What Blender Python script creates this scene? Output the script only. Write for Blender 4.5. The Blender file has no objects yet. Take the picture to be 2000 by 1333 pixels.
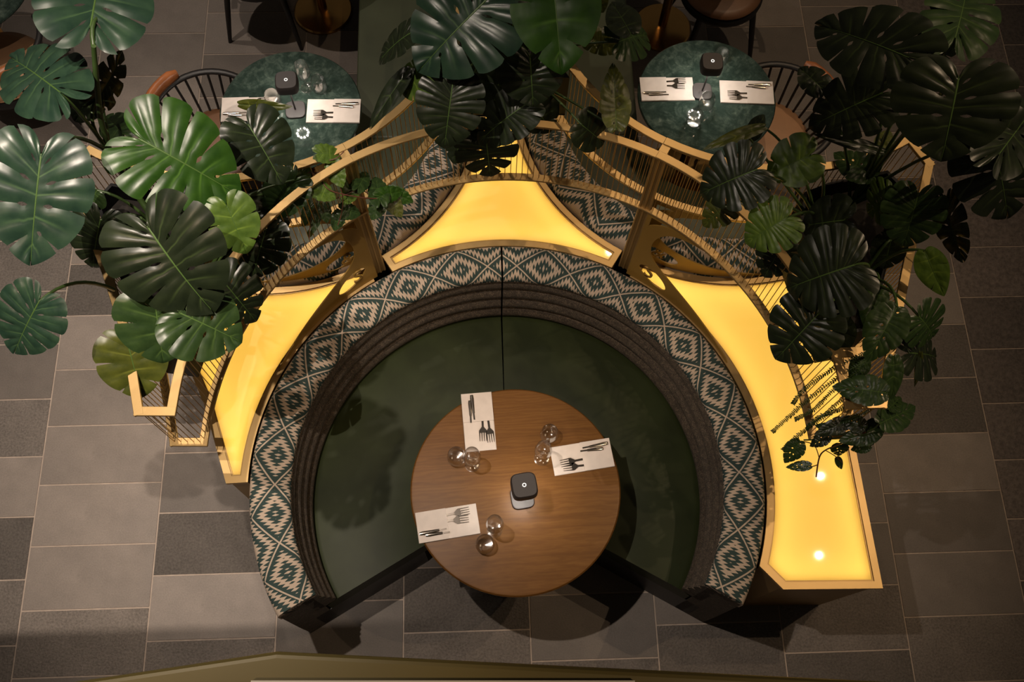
import bpy, bmesh, math, random
from mathutils import Vector, Matrix
R = math.radians
random.seed(7)
scn = bpy.context.scene
col = scn.collection

# ------------------------------------------------------------------ camera
FPX, TILT, ROLL, YAW = 1902.82, 0.364627, -0.0649976, 0.0931272
CAM = Vector((-0.10876, -0.91629, 4.82565))
def mat3(rows): return Matrix(rows)
c, s = math.cos(YAW), math.sin(YAW)
RY = mat3(((c, -s, 0), (s, c, 0), (0, 0, 1)))
c, s = math.cos(TILT), math.sin(TILT)
RT = mat3(((1, 0, 0), (0, c, s), (0, s, -c)))
c, s = math.cos(ROLL), math.sin(ROLL)
RR = mat3(((c, -s, 0), (s, c, 0), (0, 0, 1)))
MC = RR @ RT @ RY                     # world (relative to camera) -> right, up, forward
MCT = MC.transposed()
def at(px, py, z):
    """the point of the place that is seen at a pixel of the photograph, at height z"""
    d = MCT @ Vector(((px - 1000) / FPX, -(py - 666.5) / FPX, 1.0))
    t = (z - CAM.z) / d.z
    return CAM + d * t
def depth(p): return (MC @ (p - CAM)).z
cam_d = bpy.data.cameras.new('camera'); cam = bpy.data.objects.new('camera', cam_d); col.objects.link(cam)
cam_d.sensor_width = 36; cam_d.lens = FPX / 2000 * 36; cam_d.clip_start = 0.05
rx, ru, rf = MC[0], MC[1], MC[2]
cam.matrix_world = Matrix(((rx[0], ru[0], -rf[0], CAM.x), (rx[1], ru[1], -rf[1], CAM.y), (rx[2], ru[2], -rf[2], CAM.z), (0, 0, 0, 1)))
scn.camera = cam

# ------------------------------------------------------------------ world, lights, exposure
w = bpy.data.worlds.new('world'); scn.world = w; w.use_nodes = True
w.node_tree.nodes['Background'].inputs[0].default_value = (1.0, 0.84, 0.66, 1)
w.node_tree.nodes['Background'].inputs[1].default_value = 0.035
vs = scn.view_settings
vs.view_transform = 'Standard'; vs.look = 'None'; vs.gamma = 1.0; vs.use_curve_mapping = False; vs.exposure = 0.0
def spot(name, loc, target, energy, colr, size=70, blend=0.6, rad=0.04):
    l = bpy.data.lights.new(name, 'SPOT'); l.energy = energy; l.color = colr
    l.spot_size = R(size); l.spot_blend = blend; l.shadow_soft_size = rad
    o = bpy.data.objects.new(name, l); col.objects.link(o); o.location = loc
    o.rotation_euler = (Vector(target) - Vector(loc)).to_track_quat('-Z', 'Y').to_euler()
    return o
NEU = (1.0, 0.84, 0.70); WRM = (1.0, 0.72, 0.46); BLU = (0.72, 0.80, 1.0)
spot('ceiling_or_fill_spotlight', (-1.30, 0.33, 5.45), (-0.35, 0.05, 0), 470, NEU, 54, 0.85, 0.025)
spot('ceiling_or_fill_spotlight', (-1.3, -0.99, 9.0), (-2.05, 0.6, 0), 2150, NEU, 28, 0.9, 0.012)
spot('ceiling_or_fill_spotlight', (-1.92, 2.44, 5.5), (-1.9, 1.6, 0), 250, NEU, 60, 0.9, 0.025)
spot('ceiling_or_fill_spotlight', (1.21, 3.36, 5.5), (1.0, 2.0, 0), 110, WRM, 60, 0.9, 0.025)
spot('ceiling_or_fill_spotlight', (3.01, 1.02, 5.5), (1.15, 0.5, 0.8), 150, WRM, 52, 0.9, 0.018)
spot('ceiling_or_fill_spotlight', (2.89, 0.30, 5.5), (0.9, -0.25, 0.8), 135, WRM, 52, 0.9, 0.018)
spot('ceiling_or_fill_spotlight', (-2.7, 3.9, 5.5), (-1.1, 2.3, 0.5), 220, NEU, 56, 0.9, 0.05)  # added fill over the left marble table, not a known fixture
spot('ceiling_or_fill_spotlight', (2.7, 3.6, 5.5), (1.3, 2.2, 0.5), 120, WRM, 56, 0.9, 0.05)  # added fill for the right marble table, no fixture known there
spot('ledge_fill_light', (-1.9, -1.9, 5.6), (-1.1, -0.95, 3.0), 120, WRM, 40, 0.5, 0.05)  # added lamp that brightens the left of the olive ledge
spot('ledge_fill_light', (1.6, -1.9, 5.6), (0.8, -0.95, 3.0), 100, WRM, 40, 0.5, 0.05)  # same added fill for the right of the ledge

# ------------------------------------------------------------------ materials
def new_mat(name):
    m = bpy.data.materials.new(name); m.use_nodes = True
    nt = m.node_tree; b = nt.nodes['Principled BSDF']
    return m, nt, b
def N(nt, t, **kw):
    n = nt.nodes.new(t)
    for k, v in kw.items(): setattr(n, k, v)
    return n
def setin(n, **kw):
    for k, v in kw.items(): n.inputs[k.replace('_', ' ')].default_value = v
def ramp(nt, stops, interp='LINEAR'):
    n = nt.nodes.new('ShaderNodeValToRGB'); n.color_ramp.interpolation = interp
    e = n.color_ramp.elements
    e[0].position, e[0].color = stops[0][0], (*stops[0][1], 1)
    e[1].position, e[1].color = stops[-1][0], (*stops[-1][1], 1)
    for p, cc in stops[1:-1]:
        x = e.new(p); x.color = (*cc, 1)
    return n
def noise(nt, scale, detail=4, rough=0.5, coord='Object', vscale=None):
    tc = N(nt, 'ShaderNodeTexCoord'); n = N(nt, 'ShaderNodeTexNoise')
    n.inputs['Scale'].default_value = scale; n.inputs['Detail'].default_value = detail; n.inputs['Roughness'].default_value = rough
    if vscale:
        mp = N(nt, 'ShaderNodeMapping'); mp.inputs['Scale'].default_value = vscale
        nt.links.new(tc.outputs[coord], mp.inputs[0]); nt.links.new(mp.outputs[0], n.inputs['Vector'])
    else: nt.links.new(tc.outputs[coord], n.inputs['Vector'])
    return n
def bump(nt, b, height, strength, dist):
    bp = N(nt, 'ShaderNodeBump'); bp.inputs['Strength'].default_value = strength; bp.inputs['Distance'].default_value = dist
    nt.links.new(height, bp.inputs['Height']); nt.links.new(bp.outputs[0], b.inputs['Normal'])
def simple(name, colr, rough=0.5, metal=0.0, var=0.0, nscale=20, bmp=0.0, bscale=200, coat=0.0, spec=0.5):
    m, nt, b = new_mat(name)
    b.inputs['Roughness'].default_value = rough; b.inputs['Metallic'].default_value = metal
    b.inputs['Coat Weight'].default_value = coat; b.inputs['Specular IOR Level'].default_value = spec
    if var:
        n = noise(nt, nscale)
        r = ramp(nt, [(0.3, [x * (1 - var) for x in colr]), (0.7, [min(1, x * (1 + var)) for x in colr])])
        nt.links.new(n.outputs['Fac'], r.inputs[0]); nt.links.new(r.outputs[0], b.inputs['Base Color'])
    else: b.inputs['Base Color'].default_value = (*colr, 1)
    if bmp:
        n2 = noise(nt, bscale, 3); bump(nt, b, n2.outputs['Fac'], bmp, 0.002)
    return m
M = {}
def tile_mat(name, base, rough_amt, tscale, spk):
    m, nt, b = new_mat(name)
    n1 = noise(nt, 5, 5, 0.6, 'Object'); n2 = noise(nt, tscale, 4, 0.65)
    oi = N(nt, 'ShaderNodeObjectInfo')
    r = ramp(nt, [(0.30, [x * 0.62 for x in base]), (0.70, [x * 1.32 for x in base])])
    mx = N(nt, 'ShaderNodeMath', operation='MULTIPLY_ADD'); mx.inputs[1].default_value = spk; mx.inputs[2].default_value = 0.5 - spk / 2 - 0.2  # speckle paints the light and dark of the rough grain into the colour
    nt.links.new(n2.outputs['Fac'], mx.inputs[0])
    ad = N(nt, 'ShaderNodeMath', operation='MULTIPLY_ADD'); ad.inputs[1].default_value = 0.4
    nt.links.new(n1.outputs['Fac'], ad.inputs[0]); nt.links.new(mx.outputs[0], ad.inputs[2])
    nt.links.new(ad.outputs[0], r.inputs[0])
    hv = N(nt, 'ShaderNodeHueSaturation')
    mr = N(nt, 'ShaderNodeMapRange'); mr.inputs['To Min'].default_value = 0.70; mr.inputs['To Max'].default_value = 1.32
    nt.links.new(oi.outputs['Random'], mr.inputs['Value']); nt.links.new(mr.outputs[0], hv.inputs['Value'])
    nt.links.new(r.outputs[0], hv.inputs['Color'])
    # a few dark stains
    n3 = noise(nt, 9, 2, 0.4); st = ramp(nt, [(0.70, (1, 1, 1)), (0.78, (0.45, 0.42, 0.4))])
    nt.links.new(n3.outputs['Fac'], st.inputs[0])
    ml = N(nt, 'ShaderNodeMixRGB', blend_type='MULTIPLY'); ml.inputs[0].default_value = 1.0
    nt.links.new(hv.outputs[0], ml.inputs[1]); nt.links.new(st.outputs[0], ml.inputs[2])
    nt.links.new(ml.outputs[0], b.inputs['Base Color'])
    b.inputs['Roughness'].default_value = 0.62
    bump(nt, b, n2.outputs['Fac'], rough_amt, 0.010)
    return m
M['tile_a'] = tile_mat('stone_tile_smooth', (0.165, 0.140, 0.121), 0.2, 140, 0.35)
M['tile_b'] = tile_mat('stone_tile_rough', (0.150, 0.130, 0.114), 1.0, 95, 0.9)
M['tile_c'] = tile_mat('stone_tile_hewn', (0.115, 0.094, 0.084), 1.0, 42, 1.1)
M['grout'] = simple('grout', (0.36, 0.295, 0.245), 0.9, 0, 0.12, 30)
M['gold'] = simple('brushed_gold', (0.41, 0.275, 0.115), 0.42, 0.75, 0.08, 6, 0.05, 300)
M['gold_rod'] = simple('gold_rod', (0.34, 0.22, 0.085), 0.4, 0.85)
M['bronze'] = simple('bronze_panel', (0.30, 0.195, 0.075), 0.42, 0.75, 0.1, 4)
M['plate'] = simple('bronze_plate', (0.26, 0.155, 0.035), 0.5, 0.25, 0.1, 4, spec=0.4)
M['brass'] = simple('spun_brass', (0.62, 0.36, 0.12), 0.24, 1.0, 0.06, 9)
M['black'] = simple('black_painted', (0.012, 0.011, 0.011), 0.45)
M['planter'] = simple('planter_black', (0.004, 0.004, 0.004), 0.5, spec=0.2)
M['soil'] = simple('dark_soil', (0.012, 0.009, 0.007), 0.9, 0, 0.4, 60, 0.8, 60)
M['leather'] = simple('green_leather', (0.0185, 0.0245, 0.0088), 0.45, 0, 0.25, 5, 0.06, 260, spec=0.13)
M['bench'] = simple('sage_leather', (0.050, 0.060, 0.034), 0.45, 0, 0.15, 5, 0.06, 260, spec=0.3)
M['tan'] = simple('tan_leather', (0.40, 0.22, 0.115), 0.5, 0, 0.12, 9, 0.15, 200)
M['brownseat'] = simple('brown_leather', (0.14, 0.065, 0.030), 0.45, 0, 0.15, 9, 0.15, 200)
M['orange_wood'] = simple('orange_wood', (0.34, 0.115, 0.038), 0.35, 0, 0.2, 14)
M['napkin'] = simple('white_linen', (0.57, 0.51, 0.47), 0.85, 0, 0.05, 30, 0.15, 900)
M['steel'] = simple('polished_steel', (0.62, 0.55, 0.48), 0.14, 1.0)
M['lamp'] = simple('anthracite_lamp', (0.040, 0.035, 0.036), 0.5)
M['ledge'] = simple('olive_lacquer', (0.135, 0.108, 0.034), 0.45, 0.1, 0.08, 2)
M['white'] = simple('white_paint', (0.7, 0.66, 0.6), 0.6)
M['stem'] = simple('green_stem', (0.040, 0.075, 0.018), 0.42, 0, 0.3, 12)
M['vine'] = simple('red_vine', (0.09, 0.03, 0.018), 0.5, 0, 0.3, 20)
M['midrib'] = simple('leaf_midrib', (0.055, 0.105, 0.022), 0.4)
def tweed():
    m, nt, b = new_mat('brown_tweed')
    n = noise(nt, 330, 2, 0.7); n2 = noise(nt, 60, 3, 0.6)
    mx = N(nt, 'ShaderNodeMath', operation='MULTIPLY_ADD'); mx.inputs[1].default_value = 0.75
    m2 = N(nt, 'ShaderNodeMath', operation='MULTIPLY'); m2.inputs[1].default_value = 0.25
    nt.links.new(n2.outputs['Fac'], m2.inputs[0]); nt.links.new(n.outputs['Fac'], mx.inputs[0]); nt.links.new(m2.outputs[0], mx.inputs[2])
    r = ramp(nt, [(0.38, (0.014, 0.010, 0.007)), (0.53, (0.060, 0.045, 0.031)), (0.66, (0.20, 0.150, 0.105))])
    nt.links.new(mx.outputs[0], r.inputs[0]); nt.links.new(r.outputs[0], b.inputs['Base Color'])
    b.inputs['Roughness'].default_value = 0.95; bump(nt, b, n.outputs['Fac'], 0.6, 0.003)
    return m
M['tweed'] = tweed()
def wood():
    m, nt, b = new_mat('oak_table')
    n = noise(nt, 4.5, 6, 0.6, 'Object', (0.35, 11, 1)); n2 = noise(nt, 1.3, 3, 0.5, 'Object', (0.6, 3.0, 1))
    wv = N(nt, 'ShaderNodeTexWave', wave_type='RINGS', rings_direction='SPHERICAL'); wv.inputs['Scale'].default_value = 11; wv.inputs['Distortion'].default_value = 9
    wv.inputs['Detail'].default_value = 3; wv.inputs['Detail Scale'].default_value = 1.6
    tc = N(nt, 'ShaderNodeTexCoord'); mp = N(nt, 'ShaderNodeMapping'); mp.inputs['Location'].default_value = (-0.10, 0.72, 0.3); mp.inputs['Scale'].default_value = (0.42, 2.6, 1)
    nt.links.new(tc.outputs['Object'], mp.inputs[0]); nt.links.new(mp.outputs[0], wv.inputs['Vector'])
    a = N(nt, 'ShaderNodeMath', operation='MULTIPLY_ADD'); a.inputs[1].default_value = 0.6
    a2 = N(nt, 'ShaderNodeMath', operation='MULTIPLY'); a2.inputs[1].default_value = 0.13
    a3 = N(nt, 'ShaderNodeMath', operation='MULTIPLY_ADD'); a3.inputs[1].default_value = 0.3
    nt.links.new(wv.outputs['Fac'], a2.inputs[0]); nt.links.new(n2.outputs['Fac'], a3.inputs[0]); nt.links.new(a2.outputs[0], a3.inputs[2])
    nt.links.new(n.outputs['Fac'], a.inputs[0]); nt.links.new(a3.outputs[0], a.inputs[2])
    r = ramp(nt, [(0.25, (0.080, 0.032, 0.0060)), (0.52, (0.122, 0.052, 0.0105)), (0.80, (0.165, 0.076, 0.018))])
    nt.links.new(a.outputs[0], r.inputs[0]); nt.links.new(r.outputs[0], b.inputs['Base Color'])
    b.inputs['Roughness'].default_value = 0.42; b.inputs['Specular IOR Level'].default_value = 0.2; bump(nt, b, n.outputs['Fac'], 0.06, 0.002)
    return m
M['wood'] = wood()
def marble():
    m, nt, b = new_mat('green_marble')
    n = noise(nt, 7, 9, 0.72); n.inputs['Distortion'].default_value = 1.4
    n2 = noise(nt, 26, 6, 0.7); n2.inputs['Distortion'].default_value = 0.8
    a = N(nt, 'ShaderNodeMath', operation='MULTIPLY_ADD'); a.inputs[1].default_value = 0.6
    a2 = N(nt, 'ShaderNodeMath', operation='MULTIPLY'); a2.inputs[1].default_value = 0.4
    nt.links.new(n2.outputs['Fac'], a2.inputs[0]); nt.links.new(n.outputs['Fac'], a.inputs[0]); nt.links.new(a2.outputs[0], a.inputs[2])
    r = ramp(nt, [(0.36, (0.012, 0.021, 0.017)), (0.50, (0.026, 0.043, 0.035)), (0.60, (0.060, 0.086, 0.070)), (0.70, (0.20, 0.235, 0.20))])
    nt.links.new(a.outputs[0], r.inputs[0]); nt.links.new(r.outputs[0], b.inputs['Base Color'])
    b.inputs['Roughness'].default_value = 0.05
    return m
M['marble'] = marble()
def kilim():
    """woven diamond pattern; UV.x = metres along the arc from the seam, UV.y = 0..1 across the band"""
    m, nt, b = new_mat('kilim_weave')
    L = nt.links
    uv = N(nt, 'ShaderNodeTexCoord'); sp = N(nt, 'ShaderNodeSeparateXYZ'); L.new(uv.outputs['UV'], sp.inputs[0])
    def mth(op, a, b2=None, c2=None):
        n = N(nt, 'ShaderNodeMath', operation=op)
        for i, v in enumerate((a, b2, c2)):
            if v is None: continue
            if isinstance(v, (int, float)): n.inputs[i].default_value = v
            else: L.new(v, n.inputs[i])
        return n.outputs[0]
    u, v = sp.outputs[0], sp.outputs[1]
    a = mth('FRACT', mth('MULTIPLY_ADD', u, 1 / 0.252, -0.27))
    ta = mth('ABSOLUTE', mth('MULTIPLY_ADD', a, 2, -1))
    tv = mth('ABSOLUTE', mth('MULTIPLY_ADD', v, 2, -1))
    d = mth('ADD', ta, tv)
    jag = mth('ABSOLUTE', mth('MULTIPLY_ADD', mth('FRACT', mth('MULTIPLY', u, 1 / 0.0155)), 2, -1))
    dj = mth('MULTIPLY_ADD', jag, 0.24, d)
    def band(x, lo, hi): return mth('MULTIPLY', mth('GREATER_THAN', x, lo), mth('LESS_THAN', x, hi))
    f = band(dj, 0.53, 0.82)
    f = mth('MAXIMUM', f, mth('LESS_THAN', dj, 0.20))
    f = mth('MAXIMUM', f, band(d, 0.965, 1.045))
    f = mth('MAXIMUM', f, band(dj, 1.32, 1.58))
    f = mth('MAXIMUM', f, mth('GREATER_THAN', dj, 1.92))
    rib = mth('ABSOLUTE', mth('MULTIPLY_ADD', mth('FRACT', mth('MULTIPLY', u, 1 / 0.0045)), 2, -1))
    mx = N(nt, 'ShaderNodeMixRGB'); L.new(f, mx.inputs[0])
    mx.inputs[1].default_value = (0.022, 0.044, 0.040, 1); mx.inputs[2].default_value = (0.46, 0.365, 0.285, 1)
    dk = N(nt, 'ShaderNodeMixRGB', blend_type='MULTIPLY'); L.new(mth('MULTIPLY', rib, 0.55), dk.inputs[0])
    L.new(mx.outputs[0], dk.inputs[1]); dk.inputs[2].default_value = (0.45, 0.45, 0.42, 1)
    L.new(dk.outputs[0], b.inputs['Base Color']); b.inputs['Roughness'].default_value = 0.9
    bump(nt, b, rib, 0.35, 0.002)
    return m
M['kilim'] = kilim()
def glass():
    """thin clear glass: see-through with mirror reflections that grow towards the edges"""
    m, nt, b = new_mat('clear_glass')
    nt.nodes.remove(b); out = nt.nodes['Material Output']
    tr = N(nt, 'ShaderNodeBsdfTransparent'); tr.inputs[0].default_value = (0.985, 0.985, 0.975, 1)
    gl = N(nt, 'ShaderNodeBsdfGlossy'); gl.inputs['Roughness'].default_value = 0.13
    lw = N(nt, 'ShaderNodeLayerWeight'); lw.inputs[0].default_value = 0.5; pw = N(nt, 'ShaderNodeMath', operation='POWER'); pw.inputs[1].default_value = 1.8; nt.links.new(lw.outputs['Facing'], pw.inputs[0])
    fr = N(nt, 'ShaderNodeMath', operation='MULTIPLY_ADD'); fr.inputs[1].default_value = 0.8; fr.inputs[2].default_value = 0.07; nt.links.new(pw.outputs[0], fr.inputs[0])
    m2 = N(nt, 'ShaderNodeMixShader'); nt.links.new(fr.outputs[0], m2.inputs[0])
    nt.links.new(tr.outputs[0], m2.inputs[1]); nt.links.new(gl.outputs[0], m2.inputs[2])
    nt.links.new(m2.outputs[0], out.inputs[0])
    return m
M['glass'] = glass()
def diffuser():
    m, nt, b = new_mat('frosted_diffuser')
    nt.nodes.remove(b); out = nt.nodes['Material Output']
    tr = N(nt, 'ShaderNodeBsdfTranslucent'); tr.inputs[0].default_value = (0.85, 0.80, 0.66, 1)
    df = N(nt, 'ShaderNodeBsdfDiffuse'); df.inputs[0].default_value = (0.45, 0.38, 0.25, 1)
    m1 = N(nt, 'ShaderNodeMixShader'); m1.inputs[0].default_value = 0.28
    nt.links.new(tr.outputs[0], m1.inputs[1]); nt.links.new(df.outputs[0], m1.inputs[2])
    gl = N(nt, 'ShaderNodeBsdfGlossy'); gl.inputs['Roughness'].default_value = 0.02
    fr = N(nt, 'ShaderNodeFresnel'); fr.inputs[0].default_value = 1.45
    m2 = N(nt, 'ShaderNodeMixShader'); nt.links.new(fr.outputs[0], m2.inputs[0])
    nt.links.new(m1.outputs[0], m2.inputs[1]); nt.links.new(gl.outputs[0], m2.inputs[2])
    nt.links.new(m2.outputs[0], out.inputs[0])
    return m
M['diffuser'] = diffuser()
def emit(name, colr, strength):
    m, nt, b = new_mat(name)
    b.inputs['Base Color'].default_value = (0, 0, 0, 1)
    b.inputs['Emission Color'].default_value = (*colr, 1); b.inputs['Emission Strength'].default_value = strength
    return m
M['led_sheet'] = emit('led_sheet', (1.0, 0.56, 0.078), 1.45)
M['led_strip'] = emit('led_strip', (1.0, 0.66, 0.13), 9.0)
M['led_white'] = emit('lamp_led', (1.0, 0.90, 0.78), 800)
M['ring'] = emit('touch_ring', (1, 0.95, 0.88), 1.1)
def leafmat(name, dark, lite, rough=0.3):
    m, nt, b = new_mat(name); L = nt.links
    uv = N(nt, 'ShaderNodeTexCoord'); sp = N(nt, 'ShaderNodeSeparateXYZ'); L.new(uv.outputs['UV'], sp.inputs[0])
    n = noise(nt, 5, 4, 0.55, 'Object')
    r = ramp(nt, [(0.32, dark), (0.68, lite)]); L.new(n.outputs['Fac'], r.inputs[0])
    a = N(nt, 'ShaderNodeMath', operation='SUBTRACT'); a.inputs[1].default_value = 0.5; L.new(sp.outputs[0], a.inputs[0])
    ab = N(nt, 'ShaderNodeMath', operation='ABSOLUTE'); L.new(a.outputs[0], ab.inputs[0])
    vm = ramp(nt, [(0.0, (1, 1, 1)), (0.07, (0, 0, 0))]); L.new(ab.outputs[0], vm.inputs[0])
    sm = ramp(nt, [(0.0, (0.75,) * 3), (0.85, (0, 0, 0))]); L.new(sp.outputs[1], sm.inputs[0])
    vmul = N(nt, 'ShaderNodeMixRGB', blend_type='MULTIPLY'); vmul.inputs[0].default_value = 1; L.new(vm.outputs[0], vmul.inputs[1]); L.new(sm.outputs[0], vmul.inputs[2])
    mx = N(nt, 'ShaderNodeMixRGB'); L.new(vmul.outputs[0], mx.inputs[0]); L.new(r.outputs[0], mx.inputs[1])
    mx.inputs[2].default_value = (min(1, lite[0] * 2 + 0.02), min(1, lite[1] * 1.7 + 0.04), min(1, lite[2] * 1.4 + 0.01), 1)
    L.new(mx.outputs[0], b.inputs['Base Color']); b.inputs['Roughness'].default_value = rough
    b.inputs['Specular IOR Level'].default_value = 0.34
    n2 = noise(nt, 5, 1, 0.4, 'Object'); bump(nt, b, n2.outputs['Fac'], 0.12, 0.03)
    return m
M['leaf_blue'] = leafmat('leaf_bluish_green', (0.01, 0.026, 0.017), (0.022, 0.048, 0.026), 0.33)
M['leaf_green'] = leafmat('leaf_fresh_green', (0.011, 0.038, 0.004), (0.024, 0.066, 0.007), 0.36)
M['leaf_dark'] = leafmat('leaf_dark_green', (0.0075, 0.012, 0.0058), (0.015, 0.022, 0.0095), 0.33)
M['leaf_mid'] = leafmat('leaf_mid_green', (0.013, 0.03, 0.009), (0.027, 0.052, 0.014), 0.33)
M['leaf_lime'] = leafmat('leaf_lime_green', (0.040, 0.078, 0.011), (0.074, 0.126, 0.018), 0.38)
M['leaf_olive'] = leafmat('leaf_olive', (0.032, 0.042, 0.007), (0.066, 0.076, 0.010), 0.38)

# ------------------------------------------------------------------ mesh helpers
def link(o, parent=None):
    col.objects.link(o)
    if parent is not None: o.parent = parent
    return o
def mesh_obj(name, verts, faces, mat, parent=None, smooth=False, uvs=None, mats=None, fmat=None):
    me = bpy.data.meshes.new(name); me.from_pydata([tuple(v) for v in verts], [], faces)
    for mm in (mats or [mat]): me.materials.append(M[mm] if isinstance(mm, str) else mm)
    if fmat:
        for p, k in zip(me.polygons, fmat): p.material_index = k
    if smooth:
        for p in me.polygons: p.use_smooth = True
    if uvs is not None:
        ul = me.uv_layers.new(name='UVMap')
        for p in me.polygons:
            for li, vi in zip(p.loop_indices, p.vertices): ul.data[li].uv = uvs[vi]
    me.update()
    return link(bpy.data.objects.new(name, me), parent)
def tag(o, label, cat, group=None, kind=None):
    o['label'] = label; o['category'] = cat
    if group: o['group'] = group
    if kind: o['kind'] = kind
    return o
def thing(name, label, cat, loc=(0, 0, 0), rz=0, group=None):
    o = bpy.data.objects.new(name, None); col.objects.link(o); o.empty_display_size = 0.05
    o.location = loc; o.rotation_euler = (0, 0, rz)
    return tag(o, label, cat, group)
class MB:
    def __init__(s): s.v = []; s.f = []
    def add(s, v, f):
        k = len(s.v); s.v += [Vector(x) for x in v]; s.f += [tuple(i + k for i in q) for q in f]
    def box(s, lo, hi):
        (a, b, c2), (d, e, g) = lo, hi
        s.add([(a, b, c2), (d, b, c2), (d, e, c2), (a, e, c2), (a, b, g), (d, b, g), (d, e, g), (a, e, g)],
              [(0, 3, 2, 1), (4, 5, 6, 7), (0, 1, 5, 4), (1, 2, 6, 5), (2, 3, 7, 6), (3, 0, 4, 7)])
    def tube(s, pts, rad, n=8, cap=True, flat=1.0):
        pts = [Vector(p) for p in pts]; m = len(pts)
        rads = rad if isinstance(rad, (list, tuple)) else [rad] * m
        vs = []; up = Vector((0, 0, 1)); prev = None
        for i, p in enumerate(pts):
            t = (pts[min(i + 1, m - 1)] - pts[max(i - 1, 0)]).normalized()
            if prev is None:
                x = t.cross(up)
                if x.length < 1e-3: x = t.cross(Vector((1, 0, 0)))
            else: x = prev - t * prev.dot(t)
            x.normalize(); prev = x; y = x.cross(t)
            for k in range(n):
                a = 2 * math.pi * k / n
                vs.append(p + (x * math.cos(a) + y * math.sin(a) * flat) * rads[i])
        fs = [(i * n + k, i * n + (k + 1) % n, (i + 1) * n + (k + 1) % n, (i + 1) * n + k) for i in range(m - 1) for k in range(n)]
        if cap: fs += [tuple(reversed(range(n))), tuple(range((m - 1) * n, m * n))]
        s.add(vs, fs)
    def lathe(s, prof, n=32, cx=0, cy=0, close=False):
        vs = []; m = len(prof)
        for r, z in prof:
            for k in range(n):
                a = 2 * math.pi * k / n; vs.append((cx + r * math.cos(a), cy + r * math.sin(a), z))
        fs = [(i * n + k, i * n + (k + 1) % n, (i + 1) * n + (k + 1) % n, (i + 1) * n + k) for i in range(m - 1) for k in range(n)]
        if close: fs += [((m - 1) * n + k, (m - 1) * n + (k + 1) % n, (k + 1) % n, k) for k in range(n)]
        else:
            if prof[0][0] > 1e-5: fs.append(tuple(reversed(range(n))))
            if prof[-1][0] > 1e-5: fs.append(tuple(range((m - 1) * n, m * n)))
        s.add(vs, fs)
    def prism(s, poly, z0, z1):
        n = len(poly)
        s.add([(x, y, z0) for x, y in poly] + [(x, y, z1) for x, y in poly],
              [tuple(reversed(range(n))), tuple(range(n, 2 * n))] + [(i, (i + 1) % n, n + (i + 1) % n, n + i) for i in range(n)])
    def ring(s, outer, inner, z0, z1):
        """flat frame between two outlines with the same number of points"""
        n = len(outer)
        vs = [(x, y, z0) for x, y in outer] + [(x, y, z0) for x, y in inner] + [(x, y, z1) for x, y in outer] + [(x, y, z1) for x, y in inner]
        fs = []
        for i in range(n):
            j = (i + 1) % n
            fs += [(i, n + i, n + j, j), (2 * n + i, 2 * n + j, 3 * n + j, 3 * n + i), (i, j, 2 * n + j, 2 * n + i), (n + i, 3 * n + i, 3 * n + j, n + j)]
        s.add(vs, fs)
    def bar(s, path, wdt, z0, z1):
        """flat bar of width wdt along a plan path"""
        pts = [Vector((p[0], p[1], 0)) for p in path]; m = len(pts); vs = []
        for i, p in enumerate(pts):
            t = (pts[min(i + 1, m - 1)] - pts[max(i - 1, 0)]).normalized(); nrm = Vector((-t.y, t.x, 0)) * wdt / 2
            a, b2 = p + nrm, p - nrm
            vs += [(a.x, a.y, z0), (b2.x, b2.y, z0), (b2.x, b2.y, z1), (a.x, a.y, z1)]
        fs = [(4 * i + k, 4 * i + (k + 1) % 4, 4 * i + 4 + (k + 1) % 4, 4 * i + 4 + k) for i in range(m - 1) for k in range(4)]
        fs += [(3, 2, 1, 0), tuple(4 * (m - 1) + k for k in range(4))]
        s.add(vs, fs)
    def obj(s, name, mat, parent=None, smooth=False):
        o = mesh_obj(name, s.v, s.f, mat, parent, smooth)
        bm = bmesh.new(); bm.from_mesh(o.data); bmesh.ops.recalc_face_normals(bm, faces=bm.faces); bm.to_mesh(o.data); bm.free()
        return o
def autosmooth(o, ang=40):
    me = o.data
    for p in me.polygons: p.use_smooth = True
    bm = bmesh.new(); bm.from_mesh(me)
    for e in bm.edges:
        if len(e.link_faces) == 2 and e.calc_face_angle(0) > R(ang): e.smooth = False
    bm.to_mesh(me); bm.free()
    return o
def bevel(o, wd=0.004, seg=2, ang=40):
    md = o.modifiers.new('bevel', 'BEVEL'); md.width = wd; md.segments = seg; md.limit_method = 'ANGLE'; md.angle_limit = R(ang)
    return o
def sweep(name, prof, c0, a0, a1, mat, parent, nseg=48, rref=1.0, seam=None, vuv=None, smooth=True):
    """closed (r,z) profile swept about c0 from angle a0 to a1 (degrees), with end caps"""
    n = len(prof); vs = []; uv = []
    L = [0]
    for i in range(1, n): L.append(L[-1] + math.dist(prof[i], prof[i - 1]))
    if seam is None: seam = a0
    for i in range(nseg + 1):
        a = R(a0 + (a1 - a0) * i / nseg)
        for k, (r, z) in enumerate(prof):
            vs.append((c0[0] + r * math.cos(a), c0[1] + r * math.sin(a), z))
            uv.append((abs(a - R(seam)) * rref, (L[k] - vuv[0]) / (vuv[1] - vuv[0]) if vuv else L[k]))
    fs = [(i * n + k, i * n + (k + 1) % n, (i + 1) * n + (k + 1) % n, (i + 1) * n + k) for i in range(nseg) for k in range(n)]
    fs += [tuple(range(n)), tuple(reversed(range(nseg * n, (nseg + 1) * n)))]
    o = mesh_obj(name, vs, fs, mat, parent, smooth, uv)
    bm = bmesh.new(); bm.from_mesh(o.data); bmesh.ops.recalc_face_normals(bm, faces=bm.faces)
    for e in bm.edges:
        if len(e.link_faces) == 2 and e.calc_face_angle(0) > R(50): e.smooth = False
    bm.to_mesh(o.data); bm.free()
    return o
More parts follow.
